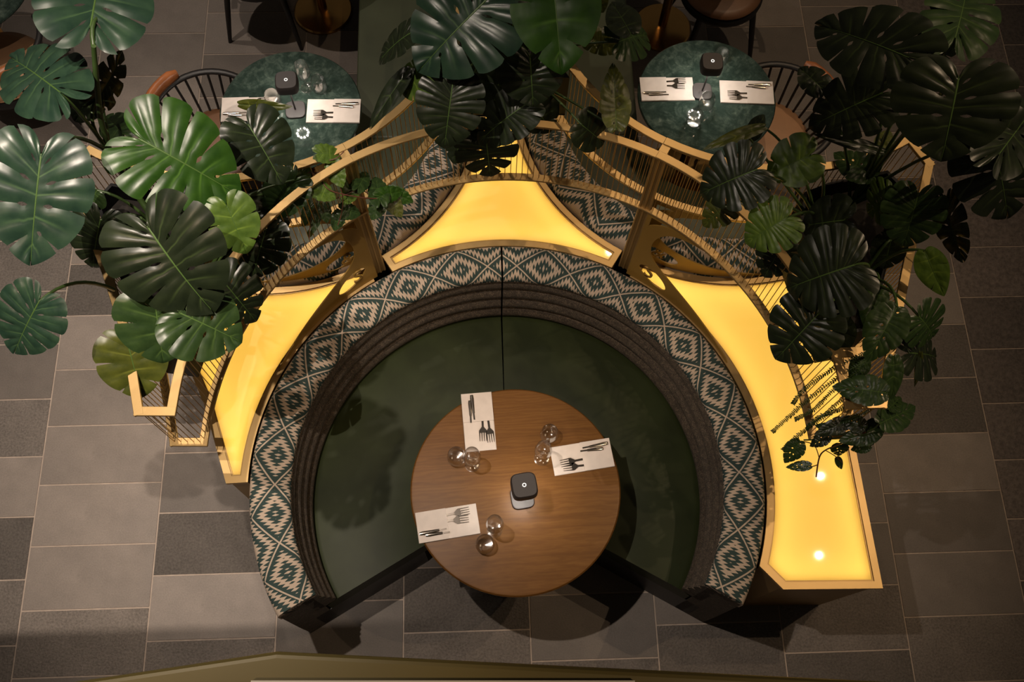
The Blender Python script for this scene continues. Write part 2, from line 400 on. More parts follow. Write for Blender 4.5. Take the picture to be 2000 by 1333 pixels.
def arc(c0, r, a0, a1, n=24):
    return [(c0[0] + r * math.cos(R(a0 + (a1 - a0) * i / n)), c0[1] + r * math.sin(R(a0 + (a1 - a0) * i / n))) for i in range(n + 1)]
def dup(root):
    def cp(o, par):
        n = o.copy(); col.objects.link(n); n.parent = par
        for ch in o.children: cp(ch, n)
        return n
    return cp(root, None)

# ------------------------------------------------------------------ floor of stone tiles
W, Hh = 0.603, 0.30283
X0, Y0 = -2.31, 1.115
fl = MB(); fl.box((-7, -4, -0.08), (7, 8, -0.003)); floor = fl.obj('floor', 'grout'); floor['kind'] = 'structure'
floor['label'] = 'grey stone tile floor with pale joints'
tm = {}
for k in ('tile_a', 'tile_b', 'tile_c'):
    t = MB(); e = 0.0034
    t.box((e, e, -0.012), (W - e, Hh - e, 0.0)); o = t.obj('tile', k, None); bevel(o, 0.0012, 1); tm[k] = o
first = {k: True for k in tm}
rt = random.Random(3)
for ci in range(-3, 12):
    off = 0.0 if ci % 2 == 0 else 0.514
    for ri in range(-9, 10):
        x = X0 + ci * W; y = Y0 - (ri + 1 + off) * Hh
        if y < -1.55 or y > 3.3: continue
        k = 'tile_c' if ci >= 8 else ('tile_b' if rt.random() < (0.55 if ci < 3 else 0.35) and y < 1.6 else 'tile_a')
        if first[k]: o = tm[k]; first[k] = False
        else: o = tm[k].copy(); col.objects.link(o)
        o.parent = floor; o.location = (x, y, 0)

# ------------------------------------------------------------------ mezzanine edge below the viewpoint, unseen slab added above it for its shadow
def edge_y(x):
    xc = -0.482
    return -0.803 + 0.113 * (x - xc) if x < xc else -0.803 - 0.079 * (x - xc)
mz = MB(); mz.prism([(-4.5, edge_y(-4.5)), (-0.482, -0.803), (4.5, edge_y(4.5)), (4.5, -3.2), (-4.5, -3.2)][::-1], 2.72, 3.0)
o = bevel(mz.obj('mezzanine_edge', 'ledge'), 0.012, 3); tag(o, 'olive lacquered mezzanine ledge along the bottom of the view', 'ledge')
g = MB(); pa, pb = at(490, 1330, 3.012), at(1240, 1330, 3.012); g.prism([(pa.x, pa.y - 0.05), (pb.x, pb.y - 0.05), (pb.x, pb.y), (pa.x, pa.y)], 3.0, 3.012); o = g.obj('white_ledge_strip', 'white'); tag(o, 'thin white strip lying on the olive mezzanine ledge', 'strip')
cs = MB(); cs.box((-5, -4.0, 6.0), (5, -0.84, 6.25)); o = cs.obj('shadow_slab', 'white'); o['kind'] = 'structure'  # unseen slab, added so its straight edge shades the front floor

# ------------------------------------------------------------------ plan of the booths
C0 = (0.0, 0.0); BL = (-1.072, 1.89); BR = (1.088, 1.89)
RB = 1.092          # light box edge towards the front booth
RS = 0.985          # light box edges towards the two rear booths
TOPB = 0.78

# ------------------------------------------------------------------ front booth
def booth_half(label, a0, a1, seam):
    t = thing('booth_sofa', label, 'sofa', (0, 0, 0), 0, 'two halves of the front round booth')
    sgn = 1
    # plinth, seat
    sweep('plinth', [(0.44, 0.0), (0.44, 0.30), (1.0, 0.30), (1.0, 0.0)], C0, a0, a1, 'black', t, 40, smooth=False)
    sweep('seat_cushion', [(0.40, 0.30), (0.392, 0.33), (0.390, 0.42), (0.400, 0.443), (0.425, 0.45), (0.85, 0.452), (0.885, 0.448), (0.92, 0.42), (0.92, 0.30)], C0, a0, a1, 'leather', t, 56)
    # four channels of the back
    nchan = 4
    for i in range(nchan):
        z0 = 0.445 + i * 0.081; z1 = z0 + 0.080; r0 = 0.874 + i * 0.0115
        pr = [(0.97, z0)]
        for k in range(7):
            q = math.pi * k / 6
            pr.append((r0 + 0.010 - 0.015 * math.sin(q), z0 + (z1 - z0) * (k / 6)))
        pr.append((0.97, z1))
        sweep('back_channel', pr, C0, a0, a1, 'tweed', t, 56)
    sweep('back_shell', [(0.93, 0.0), (0.93, 0.78), (1.074, 0.78), (1.080, 0.3), (1.080, 0.0)], C0, a0, a1, 'tweed', t, 56, smooth=True)
    pr = [(0.935, 0.765), (0.918, 0.768), (0.908, 0.785), (0.910, 0.806), (0.922, 0.820), (0.945, 0.828), (1.0, 0.831), (1.045, 0.828), (1.064, 0.820), (1.076, 0.804), (1.080, 0.785), (1.080, 0.72), (1.060, 0.70)]
    sweep('patterned_top', pr, C0, a0, a1, 'kilim', t, 72, 1.0, seam, (0.022, 0.226))
    return t
booth_half('left half of front round booth, under the dark leaf shadow', 90.25, 210, 90)
booth_half('right half of front round booth, beside the wide glowing table', 89.75, -30.5, 90)

# ------------------------------------------------------------------ rear booths and straight benches
def rear_booth(label, cc, a0, a1, side):
    """arc of sofa about cc from a0 to a1, continuing as a straight bench away from the viewer; side=+1 bench on the +x side of cc"""
    t = thing('banquette', label, 'sofa', (cc[0], cc[1], 0))
    z = (0, 0)
    sweep('plinth', [(0.40, 0.0), (0.40, 0.31), (0.90, 0.31), (0.90, 0.0)], z, a0, a1, 'black', t, 30, smooth=False)
    sweep('seat_cushion', [(0.345, 0.31), (0.338, 0.34), (0.338, 0.43), (0.348, 0.447), (0.37, 0.45), (0.75, 0.45), (0.77, 0.44), (0.775, 0.42), (0.775, 0.31)], z, a0, a1, 'bench', t, 40)
    sweep('back_pad', [(0.90, 0.44), (0.778, 0.44), (0.768, 0.52), (0.772, 0.62), (0.790, 0.70), (0.80, 0.765), (0.90, 0.77)], z, a0, a1, 'bench', t, 40)
    sweep('back_shell', [(0.85, 0.0), (0.85, 0.78), (0.968, 0.78), (0.972, 0.0)], z, a0, a1, 'bench', t, 40)
    pr = [(0.832, 0.755), (0.806, 0.762), (0.794, 0.785), (0.796, 0.806), (0.808, 0.820), (0.835, 0.828), (0.89, 0.831), (0.945, 0.828), (0.962, 0.820), (0.972, 0.804), (0.976, 0.785), (0.976, 0.74), (0.95, 0.72)]
    sweep('patterned_top', pr, z, a0, a1, 'kilim', t, 60, 0.9, a0 - 13, (0.024, 0.246))
    y1 = 1.6
    def bx(nm, x0, x1, z0, z1, mt, bv=0.012):
        m = MB(); m.box((min(x0 * side, x1 * side), 0, z0), (max(x0 * side, x1 * side), y1, z1)); bevel(m.obj(nm, mt, t), bv, 3)
    bx('plinth', 0.40, 0.90, 0.0, 0.31, 'black', 0.002)
    bx('seat_cushion', 0.338, 0.775, 0.31, 0.45, 'bench', 0.015)
    bx('back_pad', 0.772, 0.90, 0.44, 0.78, 'bench', 0.015)
    bx('back_shell', 0.85, 0.97, 0.0, 0.80, 'bench', 0.008)
    return t
rear_booth('rear banquette with patterned back curving behind the left marble table', BL, -122, 0, 1)
rear_booth('rear banquette with patterned back curving behind the right marble table', BR, 302, 180, -1)

# ------------------------------------------------------------------ glowing tables
def offset(poly, d):
    n = len(poly); out = []
    ar = sum(poly[i][0] * poly[(i + 1) % n][1] - poly[(i + 1) % n][0] * poly[i][1] for i in range(n))
    sg = 1 if ar > 0 else -1
    for i in range(n):
        p0, p1, p2 = Vector(poly[i - 1]), Vector(poly[i]), Vector(poly[(i + 1) % n])
        a = (p1 - p0).normalized(); b = (p2 - p1).normalized()
        na, nb = Vector((-a.y, a.x)) * sg, Vector((-b.y, b.x)) * sg
        q = na + nb; q = q / max(0.35, q.dot(q) / 2)
        out.append(tuple(p1 + q * d))
    return out
def ang(c0, p): return math.degrees(math.atan2(p[1] - c0[1], p[0] - c0[0]))
def light_table(label, poly):
    t = thing('light_table', label, 'table')
    rim = 0.030
    inn = offset(poly, rim); inn2 = offset(poly, rim + 0.006); low = offset(poly, 0.012)
    b = MB(); b.ring(poly, inn, TOPB - 0.022, TOPB); bevel(b.obj('rim', 'gold', t), 0.002, 1)
    b = MB(); b.ring(low, offset(poly, 0.03), 0.0, TOPB - 0.022); b.obj('body', 'bronze', t)
    b = MB(); b.ring(inn, inn2, TOPB - 0.012, TOPB - 0.006); b.obj('bead', 'bronze', t)
    dz = TOPB - 0.010
    fill = mesh_obj('glowing_panel', [(x, y, dz) for x, y in inn], [tuple(range(len(inn)))], 'diffuser', t)
    bm = bmesh.new(); bm.from_mesh(fill.data); bmesh.ops.triangulate(bm, faces=bm.faces)
    bmesh.ops.recalc_face_normals(bm, faces=bm.faces)
    for f in bm.faces:
        if f.normal.z < 0: f.normal_flip()
    bm.to_mesh(fill.data); bm.free()
    fl2 = mesh_obj('led_sheet', [(x, y, 0.60) for x, y in offset(poly, 0.032)], [tuple(range(len(poly)))], 'led_sheet', t)
    bm = bmesh.new(); bm.from_mesh(fl2.data); bmesh.ops.triangulate(bm, faces=bm.faces); bm.to_mesh(fl2.data); bm.free()
    st = offset(poly, 0.034); n = len(st)
    b = MB(); b.add([(x, y, 0.69) for x, y in st] + [(x, y, 0.72) for x, y in st], [(i, (i + 1) % n, n + (i + 1) % n, n + i) for i in range(n)])
    b.obj('led_strip', 'led_strip', t)
    return t
def dirp(c0, r, a): return (c0[0] + r * math.cos(R(a)), c0[1] + r * math.sin(R(a)))
aL = ang((0, 0), BL); aR = ang((0, 0), BR)          # directions of the two necks
aLb, aRb = ang(BL, (0, 0)), ang(BR, (0, 0))
GAP = 2.4
ctr = arc(C0, RB, aR + GAP, aL - GAP, 28) + arc(BL, RS, aLb + GAP, 0, 24) + [(BL[0] + RS, 2.7), (BR[0] - RS, 2.7)] + arc(BR, RS, 180, aRb + 360 - GAP if aRb < 0 else aRb - GAP, 24)
light_table('glowing yellow triangular table top between the two brass brackets', ctr)
lft = arc(C0, RB, aL + GAP, 179.2, 28) + [(-1.182, 0.012), (-1.30, 0.36), (-1.44, 0.66), (-1.58, 0.985), (-1.545, 1.03)] + arc(BL, RS, ang(BL, (-1.545, 1.03)), aLb - GAP, 22)
light_table('glowing yellow table tapering to a narrow end on the left', lft)
rgt = [(1.020, -0.392), (1.106, -0.489), (1.517, -0.497), (1.497, 0.105), (1.55, 0.6), (1.60, 0.985), (1.558, 1.03)] + arc(BR, RS, ang(BR, (1.558, 1.03)), aRb + GAP, 22) + arc(C0, RB, aR - GAP, -20.5, 34)[:-1]
light_table('wide glowing yellow table with chamfered end on the right', rgt)

# ------------------------------------------------------------------ brass brackets: post and two pierced plates
ZL, ZU = 1.24, 1.65
def flat_shape(outline, holes, cuts):
    """2D outline with holes, triangulated, cut at many s so that it can be bent; returns bmesh in (s, 0, z)"""
    cu = bpy.data.curves.new('tmp', 'CURVE'); cu.dimensions = '2D'; cu.fill_mode = 'BOTH'
    for pl in [outline] + holes:
        sp = cu.splines.new('POLY'); sp.points.add(len(pl) - 1); sp.use_cyclic_u = True
        for p, q in zip(sp.points, pl): p.co = (q[0], q[1], 0, 1)
    o = bpy.data.objects.new('tmp', cu); col.objects.link(o)
    dg = bpy.context.evaluated_depsgraph_get(); me = bpy.data.meshes.new_from_object(o.evaluated_get(dg))
    bpy.data.objects.remove(o); bpy.data.curves.remove(cu)
    bm = bmesh.new(); bm.from_mesh(me); bpy.data.meshes.remove(me)
    for x in cuts:
        bmesh.ops.bisect_plane(bm, geom=bm.verts[:] + bm.edges[:] + bm.faces[:], plane_co=(x, 0, 0), plane_no=(1, 0, 0))
    return bm
def ellipse(cx, cy, a, b, rot=0, n=28):
    out = []
    for i in range(n):
        q = 2 * math.pi * i / n; x, y = a * math.cos(q), b * math.sin(q)
        out.append((cx + x * math.cos(R(rot)) - y * math.sin(R(rot)), cy + x * math.sin(R(rot)) + y * math.cos(R(rot))))
    return out
def bez(pts, n=10):
    """smooth Catmull-Rom through points"""
    P = [Vector((*p, 0)) for p in pts]; out = []
    for i in range(len(P) - 1):
        p0, p1, p2, p3 = P[max(i - 1, 0)], P[i], P[i + 1], P[min(i + 2, len(P) - 1)]
        for k in range(n):
            t = k / n
            q = 0.5 * ((2 * p1) + (p2 - p0) * t + (2 * p0 - 5 * p1 + 4 * p2 - p3) * t * t + (3 * p1 - p0 - 3 * p2 + p3) * t ** 3)
            out.append((q.x, q.y))
    out.append((P[-1].x, P[-1].y)); return out
def glyph_mesh(ch, size):
    cu = bpy.data.curves.new('tmp', 'FONT'); cu.body = ch; cu.size = size; cu.align_x = 'CENTER'; cu.align_y = 'CENTER'; cu.shear = 0.15; cu.offset = size * 0.006
    o = bpy.data.objects.new('tmp', cu); col.objects.link(o)
    dg = bpy.context.evaluated_depsgraph_get(); me = bpy.data.meshes.new_from_object(o.evaluated_get(dg))
    bpy.data.objects.remove(o); bpy.data.curves.remove(cu)
    bm = bmesh.new(); bm.from_mesh(me); bpy.data.meshes.remove(me)
    return bm
def bend(bm, c0, r, rtop, a_start, sgn, th, name, mat, parent):
    for v in bm.verts:
        a = R(a_start) + sgn * v.co.x / r; z = v.co.y; rz = r + (rtop - r) * max(0, (z - TOPB) / (ZL - TOPB))
        v.co = Vector((c0[0] + rz * math.cos(a), c0[1] + rz * math.sin(a), z))
    bmesh.ops.recalc_face_normals(bm, faces=bm.faces)
    bmesh.ops.solidify(bm, geom=bm.faces[:], thickness=th)
    bmesh.ops.recalc_face_normals(bm, faces=bm.faces)
    me = bpy.data.meshes.new(name); bm.to_mesh(me); bm.free(); me.materials.append(M[mat])
    return link(bpy.data.objects.new(name, me), parent)
PL_OUT = [(0.0, 0.782), (0.0, 1.238)] + bez([(0.34, 1.238), (0.22, 1.215), (0.13, 1.185), (0.078, 1.13), (0.060, 1.06), (0.072, 0.995), (0.112, 0.948), (0.18, 0.908), (0.28, 0.866), (0.42, 0.826), (0.60, 0.792)], 6) + [(0.62, 0.782)]
PL_HOLE = ellipse(0.118, 0.857, 0.082, 0.037, -24)
PL_TRI = [(0.018, 1.222), (0.018, 1.165), (0.035, 1.182), (0.07, 1.206), (0.115, 1.222)]
def bracket(label, neck_a, cB, aB, side):
    """side = -1 left of the axis, +1 right"""
    pa = dirp(C0, 1.186, neck_a)
    t = thing('brass_bracket', label, 'bracket', (pa[0], pa[1], TOPB))
    off = Matrix.Translation((-pa[0], -pa[1], -TOPB))
    d = Vector((math.cos(R(neck_a)), math.sin(R(neck_a)), 0)); e = Vector((-d.y, d.x, 0))
    for k, hw, hd, mt in ((-0.021, 0.0045, 0.012, 'gold'), (0.0, 0.017, 0.009, 'bronze'), (0.0, 0.004, 0.013, 'gold'), (0.021, 0.0045, 0.012, 'gold')):
        b = MB(); vv = []
        for zz, dr in ((0.0, -0.060), (ZL - TOPB, 0.0), (ZU - TOPB - 0.011, 0.0)):
            vv += [Vector((0, 0, zz)) + e * (k + sx * hw) + d * (dr + sy * hd) for sx, sy in ((-1, -1), (1, -1), (1, 1), (-1, 1))]
        b.add(vv, [(3, 2, 1, 0), (8, 9, 10, 11)] + [(q * 4 + m2, q * 4 + (m2 + 1) % 4, q * 4 + 4 + (m2 + 1) % 4, q * 4 + 4 + m2) for q in (0, 1) for m2 in range(4)])
        bevel(b.obj('post_bar', mt, t), 0.0015, 1)
    cuts = [0.03 * i for i in range(1, 20)]
    def plate(nm, c0, r, rt2, a0, sgn, ch, flip):
        bm = flat_shape(PL_OUT, [PL_HOLE, PL_TRI], cuts)
        o = bend(bm, c0, r, rt2, a0, sgn, 0.006, nm, 'plate', t); o.data.transform(off)
        g2 = glyph_mesh(ch, 0.105)
        for v in g2.verts:
            x, y = v.co.x * (-1 if flip else 1), v.co.y
            v.co = Vector((0.092 + x, 0.866 + y, 0))
        q = bend(g2, c0, r, rt2, a0, sgn, 0.005, 'letter', 'plate', o); q.data.transform(off)
        return o
    sd = -side
    plate('front_plate', C0, RB + 0.012, 1.176, neck_a + sd * 1.2, sd, 'S', side < 0)
    plate('rear_plate', cB, RS - 0.012, 0.938, aB - sd * 1.2, -sd, '&', side < 0)
    return t
bracket('bronze bracket with pierced letter plates at left of triangular table', aL, BL, aLb, -1)
bracket('bronze bracket with pierced letter plates at right of triangular table', aR, BR, aRb, 1)

# ------------------------------------------------------------------ planter racks: two rails joined by thin rods
RW = 0.033
rod_me = MB(); rod_me.tube([(0, 0, 0), (0, 0, ZU - ZL - 0.008)], 0.0017, 6); rod_proto = rod_me.obj('rod', 'gold_rod'); rod_first = [True]
def resample(path, step):
    out = []; acc = step / 2; d = 0
    for (x0, y0), (x1, y1) in zip(path[:-1], path[1:]):
        L = math.dist((x0, y0), (x1, y1))
        while acc <= d + L:
            k = (acc - d) / L; out.append((x0 + (x1 - x0) * k, y0 + (y1 - y0) * k)); acc += step
        d += L
    return out
def extend(p, d):
    a, b2 = Vector(p[0]) + (Vector(p[0]) - Vector(p[1])).normalized() * d, Vector(p[-1]) + (Vector(p[-1]) - Vector(p[-2])).normalized() * d
    return [tuple(a)] + list(p) + [tuple(b2)]
RC_N = [0]
def rack(label, paths, tees):
    t = thing('planter_rack', label, 'plant rack')
    for ip, p in enumerate(paths):
        RC_N[0] += 1; dz = 0.00035 * RC_N[0]
        b = MB(); b.bar(extend(p, RW * 0.46), RW, ZU - 0.010, ZU + dz); bevel(b.obj('upper_rail', 'gold', t), 0.0015, 1)
        b = MB(); b.bar(extend(p, RW * 0.46), RW, ZL, ZL + 0.010 + dz); bevel(b.obj('lower_rail', 'gold', t), 0.0015, 1)
        for x, y in resample(p, 0.0238):
            if rod_first[0]: o = rod_proto; rod_first[0] = False
            else: o = rod_proto.copy(); col.objects.link(o)
            o.parent = t; o.location = (x, y, ZL + 0.002)
    for a, b2 in tees:
        b = MB(); b.bar([a, b2], 0.036, ZU - 0.010, ZU - 0.0008); bevel(b.obj('connector', 'gold', t), 0.001, 1)
    return t
RF = 1.178; RK = 0.930
def rfront(a0, a1, n=30):
    out = []
    for i in range(n + 1):
        a = a0 + (a1 - a0) * i / n; k = max(0, min(1, (abs(a - 90) - 30) / 55)); out.append(dirp(C0, RF + 0.006 - 0.030 * k, a))
    return out
cf = rfront(aR, aL); cbl = arc(BL, RK, aLb, 0, 20) + [(BL[0] + RK, 2.7)]; cbr = arc(BR, RK, aRb, -180, 20) + [(BR[0] - RK, 2.7)]
neckL = (dirp(C0, RF - 0.01, aL), dirp(BL, RK - 0.01, aLb)); neckR = (dirp(C0, RF - 0.01, aR), dirp(BR, RK - 0.01, aRb))
rack('brass rod planter rack arching over the triangular glowing table', [cf, cbl, cbr], [neckL, neckR])
eL = (-1.262, 0.068); eR = (1.270, 0.030)
lf = rfront(aL, 176.8); rf2 = rfront(aR, 1.5)
lo = [eL, (-1.33, 0.342), (-1.424, 0.582), (-1.60, 0.973)]; ro = [eR, (1.362, 0.31), (1.449, 0.548), (1.61, 0.973)]
lbk = arc(BL, RK, aLb, ang(BL, (-1.552, 1.075)), 20); rbk = arc(BR, RK, aRb, ang(BR, (1.559, 1.073)), 20)
rack('brass rod planter rack on the left with open narrow end', [lf, [lf[-1], eL], lo, [lo[-1], lbk[-1]], lbk], [(dirp(C0, RF - 0.02, 158), (-1.372, 0.45))])
rack('brass rod planter rack on the right above the wide table', [rf2, [rf2[-1], eR], ro, [ro[-1], rbk[-1]], rbk], [(dirp(C0, RF - 0.02, 11), (1.335, 0.225))])
def planter(label, poly, z0=1.255, z1=1.56):
    t = thing('planter_trough', label, 'planter')
    b = MB(); b.ring(poly, offset(poly, 0.012), z0, z1); b.obj('side_wall', 'planter', t)
    b = MB(); b.prism(poly, z0, z0 + 0.01); b.obj('base', 'planter', t)
    b = MB(); q = offset(poly, 0.014); b.prism(q, z1 - 0.12, z1 - 0.09); b.obj('soil', 'soil', t)
    return t
planter('black planter trough under the large left monstera', [(-1.19, 0.32), (-1.31, 0.34), (-1.41, 0.60), (-1.54, 0.93), (-1.49, 1.00), (-1.25, 0.95), (-1.13, 0.91), (-1.09, 0.76), (-1.14, 0.52)][::-1])
planter('black planter trough under the right monstera', [(1.20, 0.32), (1.32, 0.34), (1.42, 0.60), (1.54, 0.93), (1.49, 1.00), (1.25, 0.95), (1.15, 0.91), (1.11, 0.76), (1.16, 0.52)])
planter('black planter trough under the middle monstera', [(-0.25, 1.42), (0.27, 1.42), (0.19, 1.56), (0.145, 1.75), (0.13, 2.6), (-0.11, 2.6), (-0.125, 1.75), (-0.17, 1.56)], 1.34, 1.60)

# ------------------------------------------------------------------ round tables
def wood_table():
    t = thing('dining_table', 'round oak pedestal table set for three inside the front booth', 'table', (0.03, -0.038, 0), R(2))
    b = MB(); b.lathe([(0.0, 0.718), (0.425, 0.718), (0.440, 0.724), (0.4456, 0.735), (0.4456, 0.742), (0.440, 0.7485), (0.432, 0.75), (0.0, 0.75)], 96); autosmooth(b.obj('tabletop', 'wood', t), 30)
    b = MB(); b.lathe([(0.0, 0.02), (0.035, 0.02), (0.035, 0.70), (0.16, 0.70), (0.16, 0.718), (0.0, 0.718)], 32); autosmooth(b.obj('pedestal', 'black', t), 30)
    b = MB(); b.lathe([(0.0, 0.0), (0.26, 0.0), (0.26, 0.012), (0.05, 0.03), (0.0, 0.03)], 48); autosmooth(b.obj('foot', 'black', t), 30)
wood_table()
def marble_table(label, x, y, top=True, r=0.345, foot=0.20):
    t = thing('marble_table', label, 'table', (x, y, 0))
    b = MB(); b.lathe([(0.0, 0.728), (r - 0.01, 0.728), (r, 0.738), (r, 0.744), (r - 0.005, 0.75), (0.0, 0.75)], 80); autosmooth(b.obj('tabletop', 'marble', t), 30)
    b = MB(); b.lathe([(0.0, 0.718), (r - 0.03, 0.718), (r - 0.03, 0.728), (0.0, 0.728)], 64); autosmooth(b.obj('under_plate', 'black', t), 30)
    b = MB(); b.lathe([(0.0, 0.03), (0.027, 0.03), (0.027, 0.70), (0.11, 0.71), (0.11, 0.718), (0.0, 0.718)], 32); autosmooth(b.obj('pedestal', 'brass', t), 30)
    b = MB(); b.lathe([(0.0, 0.0), (foot, 0.0), (foot, 0.010), (foot - 0.008, 0.018), (0.045, 0.040), (0.0, 0.040)], 64); autosmooth(b.obj('foot', 'brass', t), 30)
    return t
TL = (-1.008, 1.872); TR = (1.048, 1.912)
marble_table('round green marble table with lamp, left of the middle plants', *TL)
marble_table('round green marble table with lamp, right of the middle plants', *TR)
p = at(632, 22, 0); marble_table('pedestal table with round brass foot at the top left edge', p.x, p.y, foot=0.175)
p = at(1292, 55, 0); marble_table('pedestal table with brass foot at the top right edge', p.x, p.y, foot=0.175)
p = at(-75, -35, 0.75); marble_table('marble table just showing in the far top left corner', p.x, p.y)

# ------------------------------------------------------------------ chairs
def chair(label, x, y, rz, seatmat='tan', crest='orange_wood'):
    """spindle-back armchair; its front faces local +y"""
    t = thing('spindle_chair', label, 'chair', (x, y, 0), rz, 'spindle-back armchairs at the marble tables')
    b = MB(); pr = [(0.0, 0.425), (0.19, 0.425), (0.215, 0.435), (0.225, 0.455), (0.215, 0.472), (0.18, 0.482), (0.0, 0.478)]
    b.lathe(pr, 40); autosmooth(b.obj('seat', seatmat, t), 50)
    b = MB(); b.lathe([(0.205, 0.40), (0.232, 0.40), (0.236, 0.425), (0.225, 0.44), (0.205, 0.44)], 40, close=True); autosmooth(b.obj('seat_rim', 'black', t), 50)
    for sx, sy in ((-1, 1), (1, 1), (-1, -1), (1, -1)):
        b = MB(); b.tube([(sx * 0.15, sy * 0.14, 0.42), (sx * 0.185, sy * 0.18, 0.2), (sx * 0.215, sy * 0.215, 0.0)], [0.019, 0.016, 0.011], 10); autosmooth(b.obj('leg', 'black', t), 50)
    def rail(a): return (0.285 * math.cos(R(a)), 0.27 * math.sin(R(a)) - 0.01, 0.68 + 0.02 * max(0, -math.sin(R(a))))
    b = MB(); b.tube([rail(a) for a in range(-195, 16, 7)], 0.017, 10, True, 0.75); autosmooth(b.obj('top_rail', 'black', t), 60)
    b = MB(); b.tube([Vector(rail(a)) + Vector((0, 0, 0.03)) + Vector((rail(a)[0], rail(a)[1], 0)) * 0.06 for a in range(-126, -53, 8)], [0.016] + [0.027] * 8 + [0.016], 10, True, 1.5); autosmooth(b.obj('crest', crest, t), 60)
    for a in range(-190, 11, 12):
        q = Vector(rail(a)); b = MB(); b.tube([(0.20 * math.cos(R(a)), 0.20 * math.sin(R(a)), 0.44), q - Vector((0, 0, 0.01))], 0.0065, 6); b.obj('spindle', 'black', t)
    return t
chair('black spindle chair with tan seat on the right of the right marble table', 1.42, 1.86, R(112))
chair('black spindle chair with orange crest on the left of the left marble table', -1.42, 1.86, R(-110), 'brownseat')
p = at(500, -75, 0.46); chair('brown seated spindle chair casting a round shadow at the top left', p.x, p.y, R(172), 'brownseat')
p = at(1412, -26, 0.46); chair('brown seated spindle chair at the top right above the marble table', p.x, p.y, R(188), 'brownseat')
p = at(5, 130, 0.46); chair('tan spindle chair in the dark at the far left edge', p.x, p.y, R(20), 'tan')

# ------------------------------------------------------------------ table lamps
def squircle(a, n=40, e=4.0):
    out = []
    for i in range(n):
        q = 2 * math.pi * i / n; cx, sx = math.cos(q), math.sin(q)
        out.append((a * math.copysign(abs(cx) ** (2 / e), cx), a * math.copysign(abs(sx) ** (2 / e), sx)))
    return out
def lamp(label, x, y, rz, energy):
    t = thing('table_lamp', label, 'lamp', (x, y, 0.7505), rz, 'cordless table lamps')
    b = MB(); b.prism(squircle(0.048), 0.0, 0.011); bevel(b.obj('base_plate', 'lamp', t), 0.003, 2)
    b = MB(); b.tube([(0, 0, 0.01), (0, 0, 0.20)], 0.0042, 8); b.obj('stem', 'lamp', t)
    b = MB(); sq0, sq1 = squircle(0.052), squircle(0.047); n = len(sq0)
    b.add([(x0, y0, 0.198) for x0, y0 in sq1] + [(x0, y0, 0.20) for x0, y0 in sq0] + [(x0, y0, 0.240) for x0, y0 in sq0] + [(x0 * 0.97, y0 * 0.97, 0.249) for x0, y0 in squircle(0.048)],
          [(k * n + i, k * n + (i + 1) % n, (k + 1) * n + (i + 1) % n, (k + 1) * n + i) for k in range(3) for i in range(n)] + [tuple(range(3 * n, 4 * n)), tuple(reversed(range(n)))])
    autosmooth(b.obj('head', 'lamp', t), 45)
    b = MB(); b.lathe([(0.0048, 0.2492), (0.0085, 0.2492), (0.0085, 0.2500), (0.0048, 0.2500)], 20, close=True); b.obj('touch_ring', 'ring', t)
    for k in range(10):
        b = MB(); b.lathe([(0.0, 0.1955), (0.0032, 0.1955), (0.0032, 0.198), (0.0, 0.198)], 8, 0.028 * math.cos(k * math.pi / 5), 0.028 * math.sin(k * math.pi / 5)); b.obj('light_dot', 'led_white', t)
    return t
p = at(1020, 973, 0.75); lamp('small dark cordless lamp at the centre of the oak table', p.x, p.y, R(8), 1)
p = at(577.5, 216, 0.75); lamp('small dark cordless lamp on the left marble table', p.x, p.y, R(4), 1)
p = at(1371, 180, 0.75); lamp('small dark cordless lamp on the right marble table', p.x, p.y, R(-3), 1)

# ------------------------------------------------------------------ napkins and cutlery
def fork(label, x, y, z, rz, group):
    b = MB(); L = 0.075
    b.add([(-0.0035, -0.03, 0), (0.0035, -0.03, 0), (0.003, 0.02, 0.001), (-0.003, 0.02, 0.001), (-0.0035, -0.03, 0.002), (0.0035, -0.03, 0.002), (0.003, 0.02, 0.003), (-0.003, 0.02, 0.003)],
          [(0, 3, 2, 1), (4, 5, 6, 7), (0, 1, 5, 4), (1, 2, 6, 5), (2, 3, 7, 6), (3, 0, 4, 7)])
    b.prism([(-0.003, 0.018), (0.003, 0.018), (0.0115, 0.034), (0.012, 0.044), (-0.012, 0.044), (-0.0115, 0.034)], 0.001, 0.0030)
    for i in range(4):
        cx = -0.0098 + i * 0.00653; b.prism([(cx - 0.0017, 0.043), (cx + 0.0017, 0.043), (cx + 0.0007, 0.080), (cx - 0.0007, 0.080)], 0.0012, 0.0028)
    for v in b.v: v.x *= 1.45; v.y *= 1.05
    o = bevel(b.obj('fork', 'steel'), 0.0005, 1); o.location = (x, y, z); o.rotation_euler = (0, 0, rz); tag(o, label, 'fork', group); return o
def knife(label, x, y, z, rz, group, L=0.085):
    b = MB(); b.tube([(0, 0, 0.003), (0, 0.02, 0.0033), (0, L * 0.8, 0.0042), (0, L, 0.0042)], [0.005, 0.006, 0.0082, 0.0066], 10, True, 0.45)
    b.prism([(-0.0032, -0.03), (0.0032, -0.03), (0.0032, 0.002), (-0.0032, 0.002)], 0.002, 0.0036)
    o = autosmooth(b.obj('knife', 'steel'), 40); o.location = (x, y, z); o.rotation_euler = (0, 0, rz); tag(o, label, 'knife', group); return o
